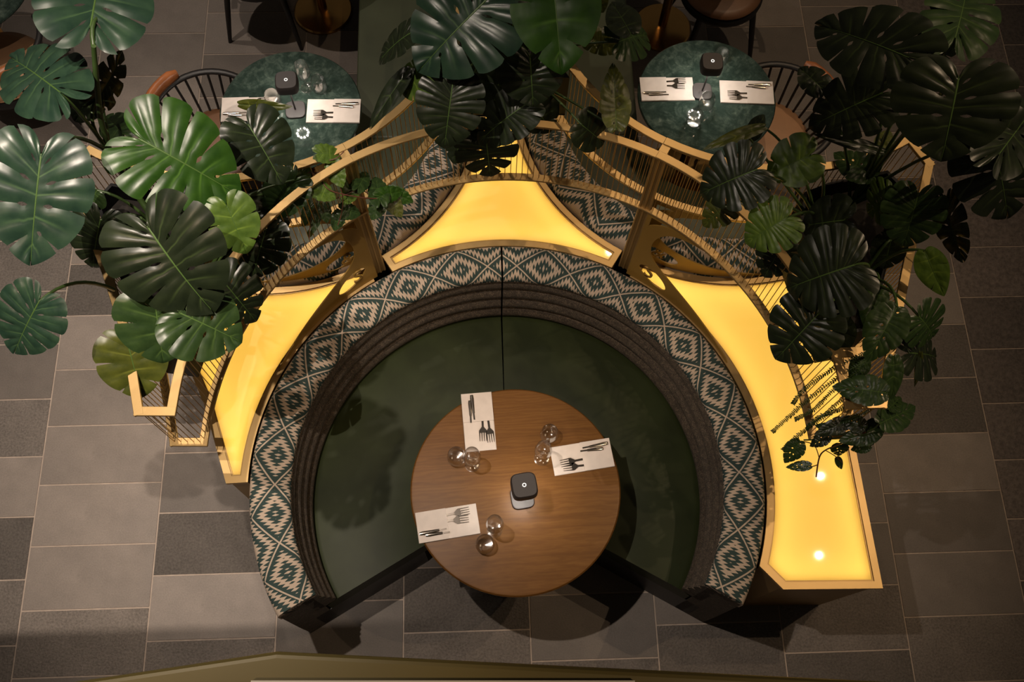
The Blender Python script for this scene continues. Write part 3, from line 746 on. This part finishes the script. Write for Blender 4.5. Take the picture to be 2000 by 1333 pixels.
def setting(quad, where, forkdir, k_off, f_off, z=0.7505):
    P = [at(q[0], q[1], z) for q in quad]
    cx = sum((q for q in P), Vector()) / 4
    ex = ((P[1] - P[0]) + (P[2] - P[3])) / 2; ey = ((P[3] - P[0]) + (P[2] - P[1])) / 2
    if ex.length < ey.length: ex, ey = ey, ex
    lx, ly = ex.length, min(ey.length, ex.length * 0.53); a = math.atan2(ex.y, ex.x)
    t = thing('folded_napkin', 'folded white napkin ' + where, 'napkin', (cx.x, cx.y, z), a, 'folded napkins with cutlery')
    b = MB(); b.box((-lx / 2, -ly / 2, 0), (lx / 2, ly / 2, 0.0035)); b.box((-lx / 2 + 0.002, -ly / 2 + 0.001, 0.0035), (lx / 2 - 0.001, ly / 2 - 0.002, 0.006)); bevel(b.obj('cloth', 'napkin', t), 0.0015, 2)
    s0 = forkdir
    b = MB(); xs = sorted((-s0 * lx / 2, 0.0)); b.box((xs[0], -ly / 2, 0.0064), (xs[1], ly / 2, 0.0095)); bevel(b.obj('pocket_flap', 'napkin', t), 0.0014, 2)
    ux = Vector((math.cos(a), math.sin(a))); uy = Vector((-ux.y, ux.x))
    for i in range(2):
        p = Vector((cx.x, cx.y)) + ux * (s0 * (0.006 + 0.008 * i)) + uy * (f_off + (i - 0.5) * 0.026)
        fork(('upper' if i else 'lower') + ' fork tucked in the napkin ' + where, p.x, p.y, z + 0.0066, a - s0 * R(90) + R(5 * (i - 0.5)), 'forks in napkins')
        p = Vector((cx.x, cx.y)) + ux * (-s0 * (0.026 + 0.012 * i)) + uy * (k_off + (i - 0.5) * 0.014)
        knife(('upper' if i else 'lower') + ' knife handle on the napkin ' + where, p.x, p.y, z + 0.0092, a + s0 * R(90) + R(4 * (i - 0.5)), 'knives in napkins', 0.07 + 0.012 * i)
setting([(900.5, 771.4), (959.2, 767), (970.5, 880.3), (908.7, 882.6)], 'at the back left of the oak table', 1, -0.025, 0.03)
setting([(1074.8, 875.3), (1188.7, 856.2), (1200.9, 912.3), (1082, 930.5)], 'at the right of the oak table', -1, 0.03, -0.025)
setting([(811.4, 1003), (929.2, 984.3), (938.5, 1043), (818, 1063.5)], 'at the front left of the oak table', 1, -0.03, 0.022)
setting([(600, 195), (705, 195), (703, 242), (599, 240)], 'on the left marble table beside the plants', -1, 0.03, -0.025)
setting([(432, 193), (537, 190), (540, 236), (434, 240)], 'on the left marble table half under a leaf', 1, -0.03, 0.03)
setting([(1249, 153), (1353, 152), (1356, 197), (1252, 199)], 'at the left of the right marble table', 1, -0.03, 0.03)
setting([(1405, 158), (1508, 161), (1512, 206), (1407, 201)], 'at the right of the right marble table', -1, 0.035, -0.022)

# ------------------------------------------------------------------ glasses
wm = MB(); wm.lathe([(0.0, 0.0), (0.031, 0.0), (0.033, 0.002), (0.012, 0.006), (0.0045, 0.012), (0.0042, 0.075), (0.012, 0.084), (0.028, 0.098), (0.036, 0.120), (0.036, 0.150), (0.030, 0.190), (0.0288, 0.190), (0.0345, 0.150), (0.0345, 0.120), (0.027, 0.101), (0.010, 0.088), (0.0, 0.086)], 36)
wg = autosmooth(wm.obj('wine_glass', 'glass'), 60)
tb = MB(); tb.lathe([(0.0, 0.0), (0.026, 0.0), (0.036, 0.010), (0.040, 0.030), (0.038, 0.060), (0.033, 0.085), (0.0315, 0.085), (0.0365, 0.060), (0.0380, 0.032), (0.033, 0.014), (0.0, 0.010)], 36)
tg = autosmooth(tb.obj('tumbler', 'glass'), 60)
fg = [True, True]
def glass_at(kind, px, py, label):
    i = 0 if kind == 'w' else 1; src = (wg, tg)[i]
    if fg[i]: o = src; fg[i] = False
    else: o = src.copy(); col.objects.link(o)
    p = at(px, py, 0.7505); o.location = (p.x, p.y, 0.7505); o.rotation_euler = (0, 0, random.random())
    tag(o, label, 'glass', 'glasses on the tables')
glass_at('t', 892, 897, 'short tumbler beside the napkin at the back left of the oak table')
glass_at('w', 923, 908, 'stemmed glass beside the napkin at the back left of the oak table')
glass_at('w', 1058, 896, 'stemmed glass beside the right napkin of the oak table')
glass_at('t', 1072, 853, 'short tumbler above the right napkin of the oak table')
glass_at('w', 966, 1036, 'stemmed glass beside the front left napkin of the oak table')
glass_at('t', 947, 1066, 'short tumbler nearest the front edge of the oak table')
glass_at('t', 625, 175, 'tumbler right of the lamp on the left marble table')
glass_at('w', 600, 172, 'stemmed glass behind the lamp on the left marble table')
glass_at('t', 536, 203, 'tumbler between lamp and half covered napkin on left marble table')
glass_at('t', 1377, 208, 'tumbler in front of the lamp on the right marble table')
glass_at('t', 1354, 240, 'tumbler near the brass rail on the right marble table')
glass_at('t', 1404, 122, 'tumbler behind the lamp on the right marble table')

# ------------------------------------------------------------------ leaves
HEART = [(0.0, 0.0), (0.035, -0.13), (0.13, -0.235), (0.28, -0.235), (0.415, -0.10), (0.488, 0.09), (0.50, 0.29), (0.455, 0.51), (0.345, 0.71), (0.205, 0.865), (0.085, 0.957), (0.0, 1.0)]
SPEAR = [(0.0, 0.0), (0.08, -0.04), (0.22, -0.04), (0.38, 0.07), (0.48, 0.22), (0.50, 0.38), (0.44, 0.55), (0.33, 0.71), (0.20, 0.85), (0.085, 0.945), (0.0, 1.0)]
def catmull(pts, u):
    n = len(pts) - 1; f = min(max(u, 0), 1) * n; i = min(int(f), n - 1); t = f - i
    p0, p1, p2, p3 = (pts[max(i - 1, 0)], pts[i], pts[i + 1], pts[min(i + 2, n)])
    return tuple(0.5 * (2 * p1[k] + (p2[k] - p0[k]) * t + (2 * p0[k] - 5 * p1[k] + 4 * p2[k] - p3[k]) * t * t + (3 * p1[k] - p0[k] - 3 * p2[k] + p3[k]) * t ** 3) for k in (0, 1))
def leaf_template(seed, outl, nl, s0, sw, hw, droop=0.16, puff=0.03, serr=0.0, keel=0.10):
    rg = random.Random(seed); vs = []; fs = []; uv = []
    for side in (-1, 1):
        bounds = [0.0] + [0.17 + (0.90 - 0.17) * (k + 0.5) / nl + rg.uniform(-0.012, 0.012) for k in range(nl)] + [1.0] if nl else [0.0, 0.25, 0.5, 0.75, 1.0]
        depth_ = [0] + [min(0.85, max(0.15, s0 + rg.uniform(-0.12, 0.16))) for _ in range(len(bounds) - 2)] + [0]
        hole = [0] + [hw if rg.random() < 0.65 else 0 for _ in range(len(bounds) - 2)] + [0]
        nb = len(bounds) - 1
        def dl(k, s_):
            if k == 0 or k == nb or not nl: return 0
            d = 0
            if s_ > depth_[k]: d += sw * ((s_ - depth_[k]) / (1 - depth_[k])) ** 0.6
            if hole[k] and 0.14 < s_ < min(0.34, depth_[k]): d += hole[k] * math.sin(math.pi * (s_ - 0.14) / 0.2)
            return d
        ncol = 8; rows = [0, 0.07, 0.14, 0.19, 0.24, 0.29, 0.34, 0.44, 0.54, 0.64, 0.74, 0.84, 0.92, 0.97, 1.0]
        nr = len(rows)
        for k in range(nb):
            base = len(vs)
            ph = rg.uniform(0.7, 1.3); wob = rg.uniform(-0.02, 0.02)
            for j in range(ncol + 1):
                f = j / ncol
                for s_ in rows:
                    ua = bounds[k] + dl(k, s_); ub = bounds[k + 1] - dl(k + 1, s_)
                    u = ua + (ub - ua) * f
                    se = s_
                    if nl:
                        ed = abs(2 * f - 1)
                        se = s_ * (1 - 0.055 * ed ** 4 * (s_ ** 2) * (1 if 0 < k < nb - 1 else 0.35))
                    if serr and s_ > 0.8: se *= 1 - serr * (0.5 + 0.5 * math.cos(u * 60))
                    E = catmull(outl, u); my = 0.93 * u ** 1.55
                    x = E[0] * se; y = my + (E[1] - my) * se - 0.05 * se * (1 - se) * (1 if u > 0.25 else 0)
                    z = keel * x - 0.55 * keel / 0.5 * x * x * 1.6 - droop * max(0, y) ** 2 - (0.8 * y * y if y < 0 else 0)
                    z += puff * ph * (0.55 * math.sin(math.pi * f) - 0.42 * math.exp(-((f - 0.5) / 0.13) ** 2)) * math.sin(math.pi * min(1, s_ * 0.85)) + wob * s_ * s_ + 0.012 * math.sin(9 * u + 4 * s_ + seed) * s_
                    vs.append((side * x, y, z)); uv.append((f, s_))
            for j in range(ncol):
                for i in range(nr - 1):
                    a = base + j * nr + i; q = (a, a + nr, a + nr + 1, a + 1)
                    fs.append(q if side > 0 else q[::-1])
    nmain = len(fs)
    # raised midrib
    for i in range(13):
        y = -0.02 + 0.97 * i / 12; wd = 0.010 * (1 - 0.8 * i / 12); z = -droop * max(0, y) ** 2
        k = len(vs); vs += [(-wd, y, z + 0.001), (0, y, z + 0.011 * (1 - 0.6 * i / 12)), (wd, y, z + 0.001)]; uv += [(0, 0)] * 3
        if i:
            fs += [(k - 3, k - 2, k + 1, k), (k - 2, k - 1, k + 2, k + 1)]
    me = bpy.data.meshes.new('leaf'); me.from_pydata(vs, [], fs)
    ul = me.uv_layers.new(name='UVMap')
    for p in me.polygons:
        p.use_smooth = True
        if p.index >= nmain: p.material_index = 1
        for li, vi in zip(p.loop_indices, p.vertices): ul.data[li].uv = uv[vi]
    bm = bmesh.new(); bm.from_mesh(me); bmesh.ops.remove_doubles(bm, verts=bm.verts[:], dist=0.0004); bm.to_mesh(me); bm.free()
    return me
TEMPL = {
    'A': leaf_template(1, HEART, 5, 0.52, 0.0085, 0.012, 0.20, 0.045),
    'B': leaf_template(2, HEART, 4, 0.62, 0.0085, 0.014, 0.16, 0.050),
    'C': leaf_template(3, HEART, 3, 0.66, 0.0100, 0.0, 0.14, 0.040),
    'D': leaf_template(4, HEART, 6, 0.50, 0.0080, 0.0, 0.24, 0.030),
    'E': leaf_template(5, SPEAR, 0, 0, 0, 0, 0.22, 0.030),
    'F': leaf_template(6, SPEAR, 5, 0.9, 0.004, 0.022, 0.25, 0.030),
    'G': leaf_template(8, HEART, 0, 0, 0, 0, 0.25, 0.045, 0.10),
    'H': leaf_template(9, HEART, 5, 0.42, 0.0190, 0.010, 0.32, 0.035),
}
LEAFMESH = {}
def leaf_mesh(tp, mt):
    if (tp, mt) not in LEAFMESH:
        me = TEMPL[tp].copy(); me.name = 'leaf'; me.materials.append(M[mt]); me.materials.append(M['midrib']); LEAFMESH[(tp, mt)] = me
    return LEAFMESH[(tp, mt)]
TOCAM = CAM
def leaf(parent, tp, mt, b, t, wpx, zb, zt=None, roll=0, root=None, pr=0.006):
    zt = zb - 0.10 if zt is None else zt
    B = at(b[0], b[1], zb); T = at(t[0], t[1], zt)
    y = T - B; L = y.length; y.normalize()
    wd = wpx * depth((B + T) / 2) / FPX
    n = (TOCAM - B).normalized() * 0.7 + Vector((0, 0, 0.5)); n = (n - y * n.dot(y)).normalized()
    n = Matrix.Rotation(R(roll), 3, y) @ n
    x = y.cross(n)
    o = bpy.data.objects.new('leaf', leaf_mesh(tp, mt)); col.objects.link(o); o.parent = parent
    zs = (L + wd) / 2
    m = Matrix(((x.x * wd, y.x * L, n.x * zs, B.x), (x.y * wd, y.y * L, n.y * zs, B.y), (x.z * wd, y.z * L, n.z * zs, B.z), (0, 0, 0, 1)))
    o.matrix_local = parent.matrix_basis.inverted() @ m
    if root is not None:
        rt_ = Vector(root); mid = (B + rt_) / 2 + Vector((0, 0, 0.10)) - y * 0.05
        pts = []
        for i in range(9):
            k = i / 8; pts.append(rt_ * (1 - k) ** 2 + mid * 2 * k * (1 - k) + B * k * k)
        loc = parent.location
        mb = MB(); mb.tube([q - loc for q in pts], [pr * (1.25 - 0.5 * i / 8) for i in range(9)], 7); autosmooth(mb.obj('petiole', 'stem', parent), 70)
    return o
def plant(label, name, loc, cat='plant'):
    return thing(name, label, cat, loc)

# left monstera
PLt = (-1.27, 0.78, 1.45); pl = plant('large monstera with glossy leaves filling the left planter', 'monstera_plant', PLt)
mb = MB(); stem_pts = [Vector(PLt), at(262, 372, 1.62), at(215, 300, 1.95), at(196, 230, 2.15), at(187, 140, 2.36), at(183, 90, 2.46)]
sp_ = []
for i in range(len(stem_pts) - 1):
    for k in range(4): sp_.append(stem_pts[i].lerp(stem_pts[i + 1], k / 4))
sp_.append(stem_pts[-1]); mb.tube([q - Vector(PLt) for q in sp_], [0.013 - 0.006 * i / len(sp_) for i in range(len(sp_))], 9); autosmooth(mb.obj('stem', 'stem', pl), 70)
S1 = at(215, 300, 1.95); S2 = at(262, 372, 1.62); S3 = at(183, 92, 2.45)
RT = Vector((-1.25, 0.75, 1.5)); RT2 = Vector((-1.13, 0.62, 1.48))
leaf(pl, 'B', 'leaf_blue', (177, 52), (203, -115), 218, 2.46, 2.42, 0, None)
leaf(pl, 'A', 'leaf_blue', (117, 180), (-8, 84), 165, 2.32, 2.2, 0, S1)
leaf(pl, 'B', 'leaf_blue', (80, 305), (52, 522), 208, 2.42, 2.28, 0, S1)
leaf(pl, 'A', 'leaf_green', (275, 273), (472, 378), 215, 2.25, 2.12, 0, S2)
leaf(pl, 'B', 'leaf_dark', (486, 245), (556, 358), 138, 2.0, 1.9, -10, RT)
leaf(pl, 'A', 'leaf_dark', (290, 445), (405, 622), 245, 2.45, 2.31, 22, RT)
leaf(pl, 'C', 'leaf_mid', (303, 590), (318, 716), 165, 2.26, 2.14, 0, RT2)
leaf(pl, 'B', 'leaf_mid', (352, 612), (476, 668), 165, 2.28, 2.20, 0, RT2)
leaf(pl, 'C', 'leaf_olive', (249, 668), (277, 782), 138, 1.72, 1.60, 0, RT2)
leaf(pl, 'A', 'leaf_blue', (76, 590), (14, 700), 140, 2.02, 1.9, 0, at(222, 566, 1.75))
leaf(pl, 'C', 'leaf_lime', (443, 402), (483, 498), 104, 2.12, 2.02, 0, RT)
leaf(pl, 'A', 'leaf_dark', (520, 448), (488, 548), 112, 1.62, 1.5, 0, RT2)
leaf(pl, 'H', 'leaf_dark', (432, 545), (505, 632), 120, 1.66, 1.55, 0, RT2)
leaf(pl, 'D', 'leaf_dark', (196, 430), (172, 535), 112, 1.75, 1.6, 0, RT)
leaf(pl, 'H', 'leaf_dark', (188, 195), (258, 104), 78, 2.1, 2.12, 50, S1)
leaf(pl, 'C', 'leaf_dark', (190, 165), (140, 240), 80, 2.0, 1.9, 0, S1)
leaf(pl, 'E', 'leaf_dark', (238, 45), (274, 86), 42, 2.3, 2.2, 20, S3)
leaf(pl, 'C', 'leaf_mid', (240, 262), (200, 220), 70, 1.9, 1.85, 0, S2)
leaf(pl, 'E', 'leaf_mid', (190, 372), (165, 410), 60, 1.8, 1.75, 0, RT)
leaf(pl, 'D', 'leaf_mid', (575, 352), (515, 425), 92, 1.66, 1.58, 0, RT)
leaf(pl, 'E', 'leaf_olive', (468, 204), (566, 212), 26, 1.82, 1.85, 30, None)
leaf(pl, 'E', 'leaf_dark', (330, 395), (400, 430), 90, 1.75, 1.7, 0, RT)
leaf(pl, 'C', 'leaf_dark', (420, 360), (380, 440), 110, 1.7, 1.6, 0, RT)
leaf(pl, 'C', 'leaf_dark', (470, 470), (430, 540), 90, 1.6, 1.5, 0, RT2)
leaf(pl, 'E', 'leaf_dark', (235, 420), (215, 480), 60, 1.65, 1.55, 0, RT)
leaf(pl, 'C', 'leaf_dark', (515, 380), (560, 450), 80, 1.58, 1.5, 0, RT)

# middle monstera
PCt = (0.02, 1.55, 1.45); pc = plant('dark monstera hanging over the middle of the brass rack', 'monstera_plant', PCt)
RC = Vector((0.02, 1.55, 1.5))
leaf(pc, 'A', 'leaf_blue', (958, -8), (810, 134), 225, 2.22, 2.1, 0, RC)
leaf(pc, 'C', 'leaf_green', (1078, -62), (1098, 143), 186, 2.35, 2.2, 0, RC)
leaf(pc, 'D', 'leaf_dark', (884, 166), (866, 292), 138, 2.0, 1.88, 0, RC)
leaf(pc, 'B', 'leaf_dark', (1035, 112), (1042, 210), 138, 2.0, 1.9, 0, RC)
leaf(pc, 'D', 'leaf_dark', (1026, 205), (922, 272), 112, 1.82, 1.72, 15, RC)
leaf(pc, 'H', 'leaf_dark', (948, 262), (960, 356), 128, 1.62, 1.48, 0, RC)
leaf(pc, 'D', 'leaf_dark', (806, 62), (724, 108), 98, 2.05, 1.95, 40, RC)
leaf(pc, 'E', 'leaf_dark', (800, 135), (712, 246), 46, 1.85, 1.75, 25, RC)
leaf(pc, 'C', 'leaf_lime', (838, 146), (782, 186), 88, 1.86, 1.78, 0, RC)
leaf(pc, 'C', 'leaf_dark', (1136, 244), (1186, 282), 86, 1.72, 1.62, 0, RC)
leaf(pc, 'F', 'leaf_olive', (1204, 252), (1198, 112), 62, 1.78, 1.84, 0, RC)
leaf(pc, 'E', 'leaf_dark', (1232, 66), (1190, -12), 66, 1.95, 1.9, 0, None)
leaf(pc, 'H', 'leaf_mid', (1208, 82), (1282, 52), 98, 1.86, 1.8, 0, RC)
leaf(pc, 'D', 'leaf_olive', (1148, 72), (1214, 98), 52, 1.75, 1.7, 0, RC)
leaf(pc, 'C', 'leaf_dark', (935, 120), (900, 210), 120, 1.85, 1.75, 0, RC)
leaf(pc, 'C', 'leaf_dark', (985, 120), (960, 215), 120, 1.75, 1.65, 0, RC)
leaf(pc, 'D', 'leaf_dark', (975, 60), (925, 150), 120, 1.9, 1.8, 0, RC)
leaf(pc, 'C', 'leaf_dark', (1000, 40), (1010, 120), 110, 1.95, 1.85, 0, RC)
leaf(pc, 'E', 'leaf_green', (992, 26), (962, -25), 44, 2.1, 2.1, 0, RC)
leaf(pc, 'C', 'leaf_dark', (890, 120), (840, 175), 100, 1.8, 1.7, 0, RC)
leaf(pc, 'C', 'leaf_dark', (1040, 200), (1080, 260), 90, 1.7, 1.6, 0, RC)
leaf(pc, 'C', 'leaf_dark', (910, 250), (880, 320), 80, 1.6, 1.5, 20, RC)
leaf(pc, 'E', 'leaf_olive', (1165, -8), (1182, 26), 40, 2.0, 1.95, 0, None)

# right monstera
PRt = (1.32, 0.75, 1.45); prr = plant('dark monstera with broad leaves filling the right planter', 'monstera_plant', PRt)
RA = Vector((1.34, 0.88, 1.5)); RBt = Vector((1.32, 0.55, 1.5)); RCt = Vector((1.20, 0.80, 1.48))
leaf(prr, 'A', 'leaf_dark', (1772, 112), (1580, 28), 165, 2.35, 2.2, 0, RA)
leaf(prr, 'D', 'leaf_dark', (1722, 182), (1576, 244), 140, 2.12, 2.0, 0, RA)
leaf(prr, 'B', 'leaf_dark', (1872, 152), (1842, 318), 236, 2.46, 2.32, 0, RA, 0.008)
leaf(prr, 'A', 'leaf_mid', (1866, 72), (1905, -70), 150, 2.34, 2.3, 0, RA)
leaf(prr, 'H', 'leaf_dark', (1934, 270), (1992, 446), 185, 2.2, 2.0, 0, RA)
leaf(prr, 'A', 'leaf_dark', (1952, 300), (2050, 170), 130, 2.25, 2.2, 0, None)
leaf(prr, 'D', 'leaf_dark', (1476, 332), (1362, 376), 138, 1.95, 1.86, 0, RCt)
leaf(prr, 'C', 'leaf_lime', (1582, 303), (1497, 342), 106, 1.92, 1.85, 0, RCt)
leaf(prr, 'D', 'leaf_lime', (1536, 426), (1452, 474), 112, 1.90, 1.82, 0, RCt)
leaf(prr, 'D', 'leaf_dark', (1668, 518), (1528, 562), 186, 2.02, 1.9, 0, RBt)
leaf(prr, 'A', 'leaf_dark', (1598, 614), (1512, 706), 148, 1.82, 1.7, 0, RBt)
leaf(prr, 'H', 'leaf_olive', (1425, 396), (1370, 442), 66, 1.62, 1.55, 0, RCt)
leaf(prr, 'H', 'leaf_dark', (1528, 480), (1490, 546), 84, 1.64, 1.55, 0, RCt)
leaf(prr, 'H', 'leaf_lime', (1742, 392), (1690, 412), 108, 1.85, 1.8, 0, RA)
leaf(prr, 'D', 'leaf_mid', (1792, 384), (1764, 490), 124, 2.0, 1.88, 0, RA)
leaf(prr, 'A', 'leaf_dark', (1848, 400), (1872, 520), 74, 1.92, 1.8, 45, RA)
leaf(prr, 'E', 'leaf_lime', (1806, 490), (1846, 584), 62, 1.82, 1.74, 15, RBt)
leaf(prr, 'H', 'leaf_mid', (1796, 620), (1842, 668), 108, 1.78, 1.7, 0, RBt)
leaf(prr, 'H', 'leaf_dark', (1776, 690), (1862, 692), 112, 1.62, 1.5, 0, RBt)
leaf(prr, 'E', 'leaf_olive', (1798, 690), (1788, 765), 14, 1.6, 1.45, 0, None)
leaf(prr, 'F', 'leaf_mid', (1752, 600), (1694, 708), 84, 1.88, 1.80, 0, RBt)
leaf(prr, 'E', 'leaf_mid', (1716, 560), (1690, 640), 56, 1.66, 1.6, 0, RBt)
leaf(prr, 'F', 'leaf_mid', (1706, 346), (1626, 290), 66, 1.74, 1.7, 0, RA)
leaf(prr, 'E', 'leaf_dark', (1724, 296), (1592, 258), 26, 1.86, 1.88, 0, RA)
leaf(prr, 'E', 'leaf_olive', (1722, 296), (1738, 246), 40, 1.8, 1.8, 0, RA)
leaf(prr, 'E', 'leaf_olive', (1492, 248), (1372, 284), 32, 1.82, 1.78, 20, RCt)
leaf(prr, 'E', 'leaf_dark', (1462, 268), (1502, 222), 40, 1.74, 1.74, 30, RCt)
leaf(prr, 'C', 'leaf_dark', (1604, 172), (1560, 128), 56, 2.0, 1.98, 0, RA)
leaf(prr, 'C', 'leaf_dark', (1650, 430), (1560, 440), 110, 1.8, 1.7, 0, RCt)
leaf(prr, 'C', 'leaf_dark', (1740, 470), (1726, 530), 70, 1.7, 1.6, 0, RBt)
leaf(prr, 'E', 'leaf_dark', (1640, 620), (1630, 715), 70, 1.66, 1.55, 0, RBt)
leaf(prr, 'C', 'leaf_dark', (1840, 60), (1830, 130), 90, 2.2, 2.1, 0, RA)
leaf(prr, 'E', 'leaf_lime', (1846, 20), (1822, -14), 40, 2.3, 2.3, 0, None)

# nettle-leaved vine on the left rack
PV = (-0.86, 0.97, 1.4); pv = plant('bright nettle-leaved vine twining on the brass rods at left', 'trailing_vine', PV, 'vine')
vl = [('leaf_lime', (622, 300), (672, 300), 42, 1.68), ('leaf_lime', (650, 322), (668, 366), 40, 1.64), ('leaf_lime', (612, 366), (658, 386), 44, 1.62), ('leaf_lime', (590, 335), (572, 388), 46, 1.62),
      ('leaf_mid', (742, 392), (732, 336), 44, 1.5), ('leaf_green', (742, 384), (792, 372), 36, 1.5), ('leaf_mid', (744, 392), (724, 430), 38, 1.45), ('leaf_olive', (760, 388), (786, 424), 36, 1.45),
      ('leaf_green', (765, 375), (808, 396), 34, 1.46), ('leaf_lime', (690, 360), (672, 402), 40, 1.5), ('leaf_mid', (668, 410), (706, 420), 36, 1.42), ('leaf_mid', (664, 418), (652, 452), 30, 1.4),
      ('leaf_mid', (606, 402), (592, 444), 26, 1.42), ('leaf_mid', (620, 408), (612, 456), 24, 1.4), ('leaf_olive', (606, 452), (604, 466), 12, 1.35), ('leaf_mid', (700, 366), (720, 330), 34, 1.52), ('leaf_mid', (632, 402), (640, 436), 28, 1.42)]
for mt, b, t, wd, z in vl: leaf(pv, 'G', mt, b, t, wd, z, z - 0.03, random.uniform(-15, 15))
def strand(parent, pts, rad, mat, name='tendril'):
    P = [at(*q) for q in pts]; out = []
    for i in range(len(P) - 1):
        p0, p1, p2, p3 = P[max(i - 1, 0)], P[i], P[i + 1], P[min(i + 2, len(P) - 1)]
        for k in range(5):
            t = k / 5; out.append(0.5 * ((2 * p1) + (p2 - p0) * t + (2 * p0 - 5 * p1 + 4 * p2 - p3) * t * t + (3 * p1 - p0 - 3 * p2 + p3) * t ** 3))
    out.append(P[-1]); m = MB(); m.tube([q - parent.location for q in out], rad, 6); autosmooth(m.obj(name, mat, parent), 70); return out
strand(pv, [(560, 330, 1.6), (600, 318, 1.64), (650, 312, 1.66), (672, 296, 1.66)], 0.0022, 'vine')
strand(pv, [(575, 320, 1.6), (620, 345, 1.62), (645, 372, 1.6), (700, 385, 1.54), (745, 388, 1.49), (770, 380, 1.47)], 0.0024, 'vine')
strand(pv, [(600, 338, 1.62), (650, 340, 1.6), (668, 378, 1.55), (668, 412, 1.45), (660, 440, 1.4)], 0.002, 'vine')
strand(pv, [(610, 370, 1.6), (620, 395, 1.5), (608, 420, 1.42), (604, 466, 1.35)], 0.002, 'vine')
strand(pv, [(590, 345, 1.6), (640, 390, 1.52), (700, 372, 1.5), (742, 390, 1.48)], 0.0018, 'vine')

# trailing plants on the right rack
PT = (1.24, 0.10, 1.42); pt = plant('trailing vine with pierced leaves hanging over the wide glowing table', 'trailing_vine', PT, 'vine')
tl = [('F', 'leaf_mid', (1732, 768), (1626, 752), 64, 1.74, 1.70), ('F', 'leaf_mid', (1718, 828), (1802, 788), 62, 1.55, 1.5), ('F', 'leaf_mid', (1716, 842), (1640, 862), 46, 1.45, 1.42), ('F', 'leaf_mid', (1710, 820), (1700, 878), 40, 1.48, 1.4),
      ('F', 'leaf_dark', (1660, 822), (1592, 850), 34, 1.45, 1.42), ('E', 'leaf_mid', (1745, 696), (1746, 786), 40, 1.74, 1.66), ('F', 'leaf_mid', (1563, 862), (1532, 908), 40, 1.22, 1.16), ('F', 'leaf_mid', (1584, 910), (1534, 912), 22, 1.16, 1.13),
      ('F', 'leaf_mid', (1640, 866), (1640, 896), 36, 1.25, 1.2), ('E', 'leaf_mid', (1634, 894), (1648, 920), 16, 1.18, 1.13), ('F', 'leaf_dark', (1690, 835), (1640, 815), 36, 1.48, 1.46), ('E', 'leaf_mid', (1650, 842), (1590, 830), 26, 1.42, 1.38), ('F', 'leaf_mid', (1735, 800), (1765, 770), 36, 1.55, 1.52),
      ('F', 'leaf_dark', (1620, 850), (1580, 872), 30, 1.36, 1.32), ('E', 'leaf_mid', (1690, 700), (1660, 745), 40, 1.62, 1.58), ('F', 'leaf_mid', (1700, 870), (1660, 880), 26, 1.4, 1.36)]
for tp, mt, b, t, wd, z, z2 in tl: leaf(pt, tp, mt, b, t, wd, z, z2, random.uniform(-10, 10))
strand(pt, [(1730, 770, 1.62), (1722, 800, 1.58), (1716, 830, 1.52), (1680, 850, 1.42), (1620, 858, 1.32), (1570, 860, 1.24)], 0.003, 'stem')
strand(pt, [(1690, 845, 1.45), (1640, 868, 1.28), (1612, 880, 1.2), (1600, 895, 1.17), (1594, 932, 1.1)], 0.003, 'vine')
strand(pt, [(1612, 880, 1.2), (1632, 892, 1.19), (1646, 905, 1.16)], 0.002, 'vine')
strand(pt, [(1600, 895, 1.17), (1590, 870, 1.2), (1565, 862, 1.22)], 0.002, 'vine')
strand(pt, [(1598, 908, 1.14), (1586, 912, 1.15), (1570, 914, 1.15)], 0.002, 'vine')
PF = (1.22, 0.22, 1.45); pf = plant('fern strands with tiny leaflets trailing across the glowing table', 'fern_strands', PF, 'fern')
lfm = MB(); lfm.add([(0, 0, 0), (0.5, 0.35, 0.05), (0.35, 0.8, 0.02), (0, 1.0, -0.05), (-0.35, 0.8, 0.02), (-0.5, 0.35, 0.05)], [(0, 1, 2, 3), (0, 3, 4, 5)])
for pts in ([(1700, 700, 1.66), (1640, 735, 1.6), (1580, 780, 1.45), (1540, 815, 1.3), (1508, 845, 1.18)], [(1690, 715, 1.66), (1630, 760, 1.55), (1590, 800, 1.42), (1552, 820, 1.34)],
            [(1700, 735, 1.64), (1650, 775, 1.5), (1600, 820, 1.4), (1560, 850, 1.26), (1528, 880, 1.15)], [(1690, 765, 1.6), (1640, 800, 1.45), (1600, 815, 1.4), (1575, 838, 1.32)],
            [(1690, 690, 1.68), (1620, 725, 1.62), (1570, 762, 1.5), (1548, 790, 1.42)], [(1715, 790, 1.58), (1670, 815, 1.5), (1630, 830, 1.42), (1600, 850, 1.35)]):
    path = strand(pf, pts, 0.0014, 'stem', 'strand')
    m = MB()
    for i in range(len(path) - 1):
        for k in range(3):
            q = path[i].lerp(path[i + 1], k / 3); d = (path[i + 1] - path[i]).normalized(); sd = d.cross(Vector((0, 0, 1))).normalized()
            for sg in (-1, 1):
                yv = (sd * sg * 0.8 + d * 0.5 + Vector((0, 0, random.uniform(-0.3, 0.3)))).normalized(); xv = yv.cross(Vector((0, 0, 1))).normalized(); nv = xv.cross(yv)
                sz = random.uniform(0.008, 0.013)
                m.add([q - pf.location + (xv * v.x * 0.5 + yv * v.y + nv * v.z) * sz for v in lfm.v], lfm.f)
    o = m.obj('leaflets', 'leaf_mid', pf); o['kind'] = 'stuff'
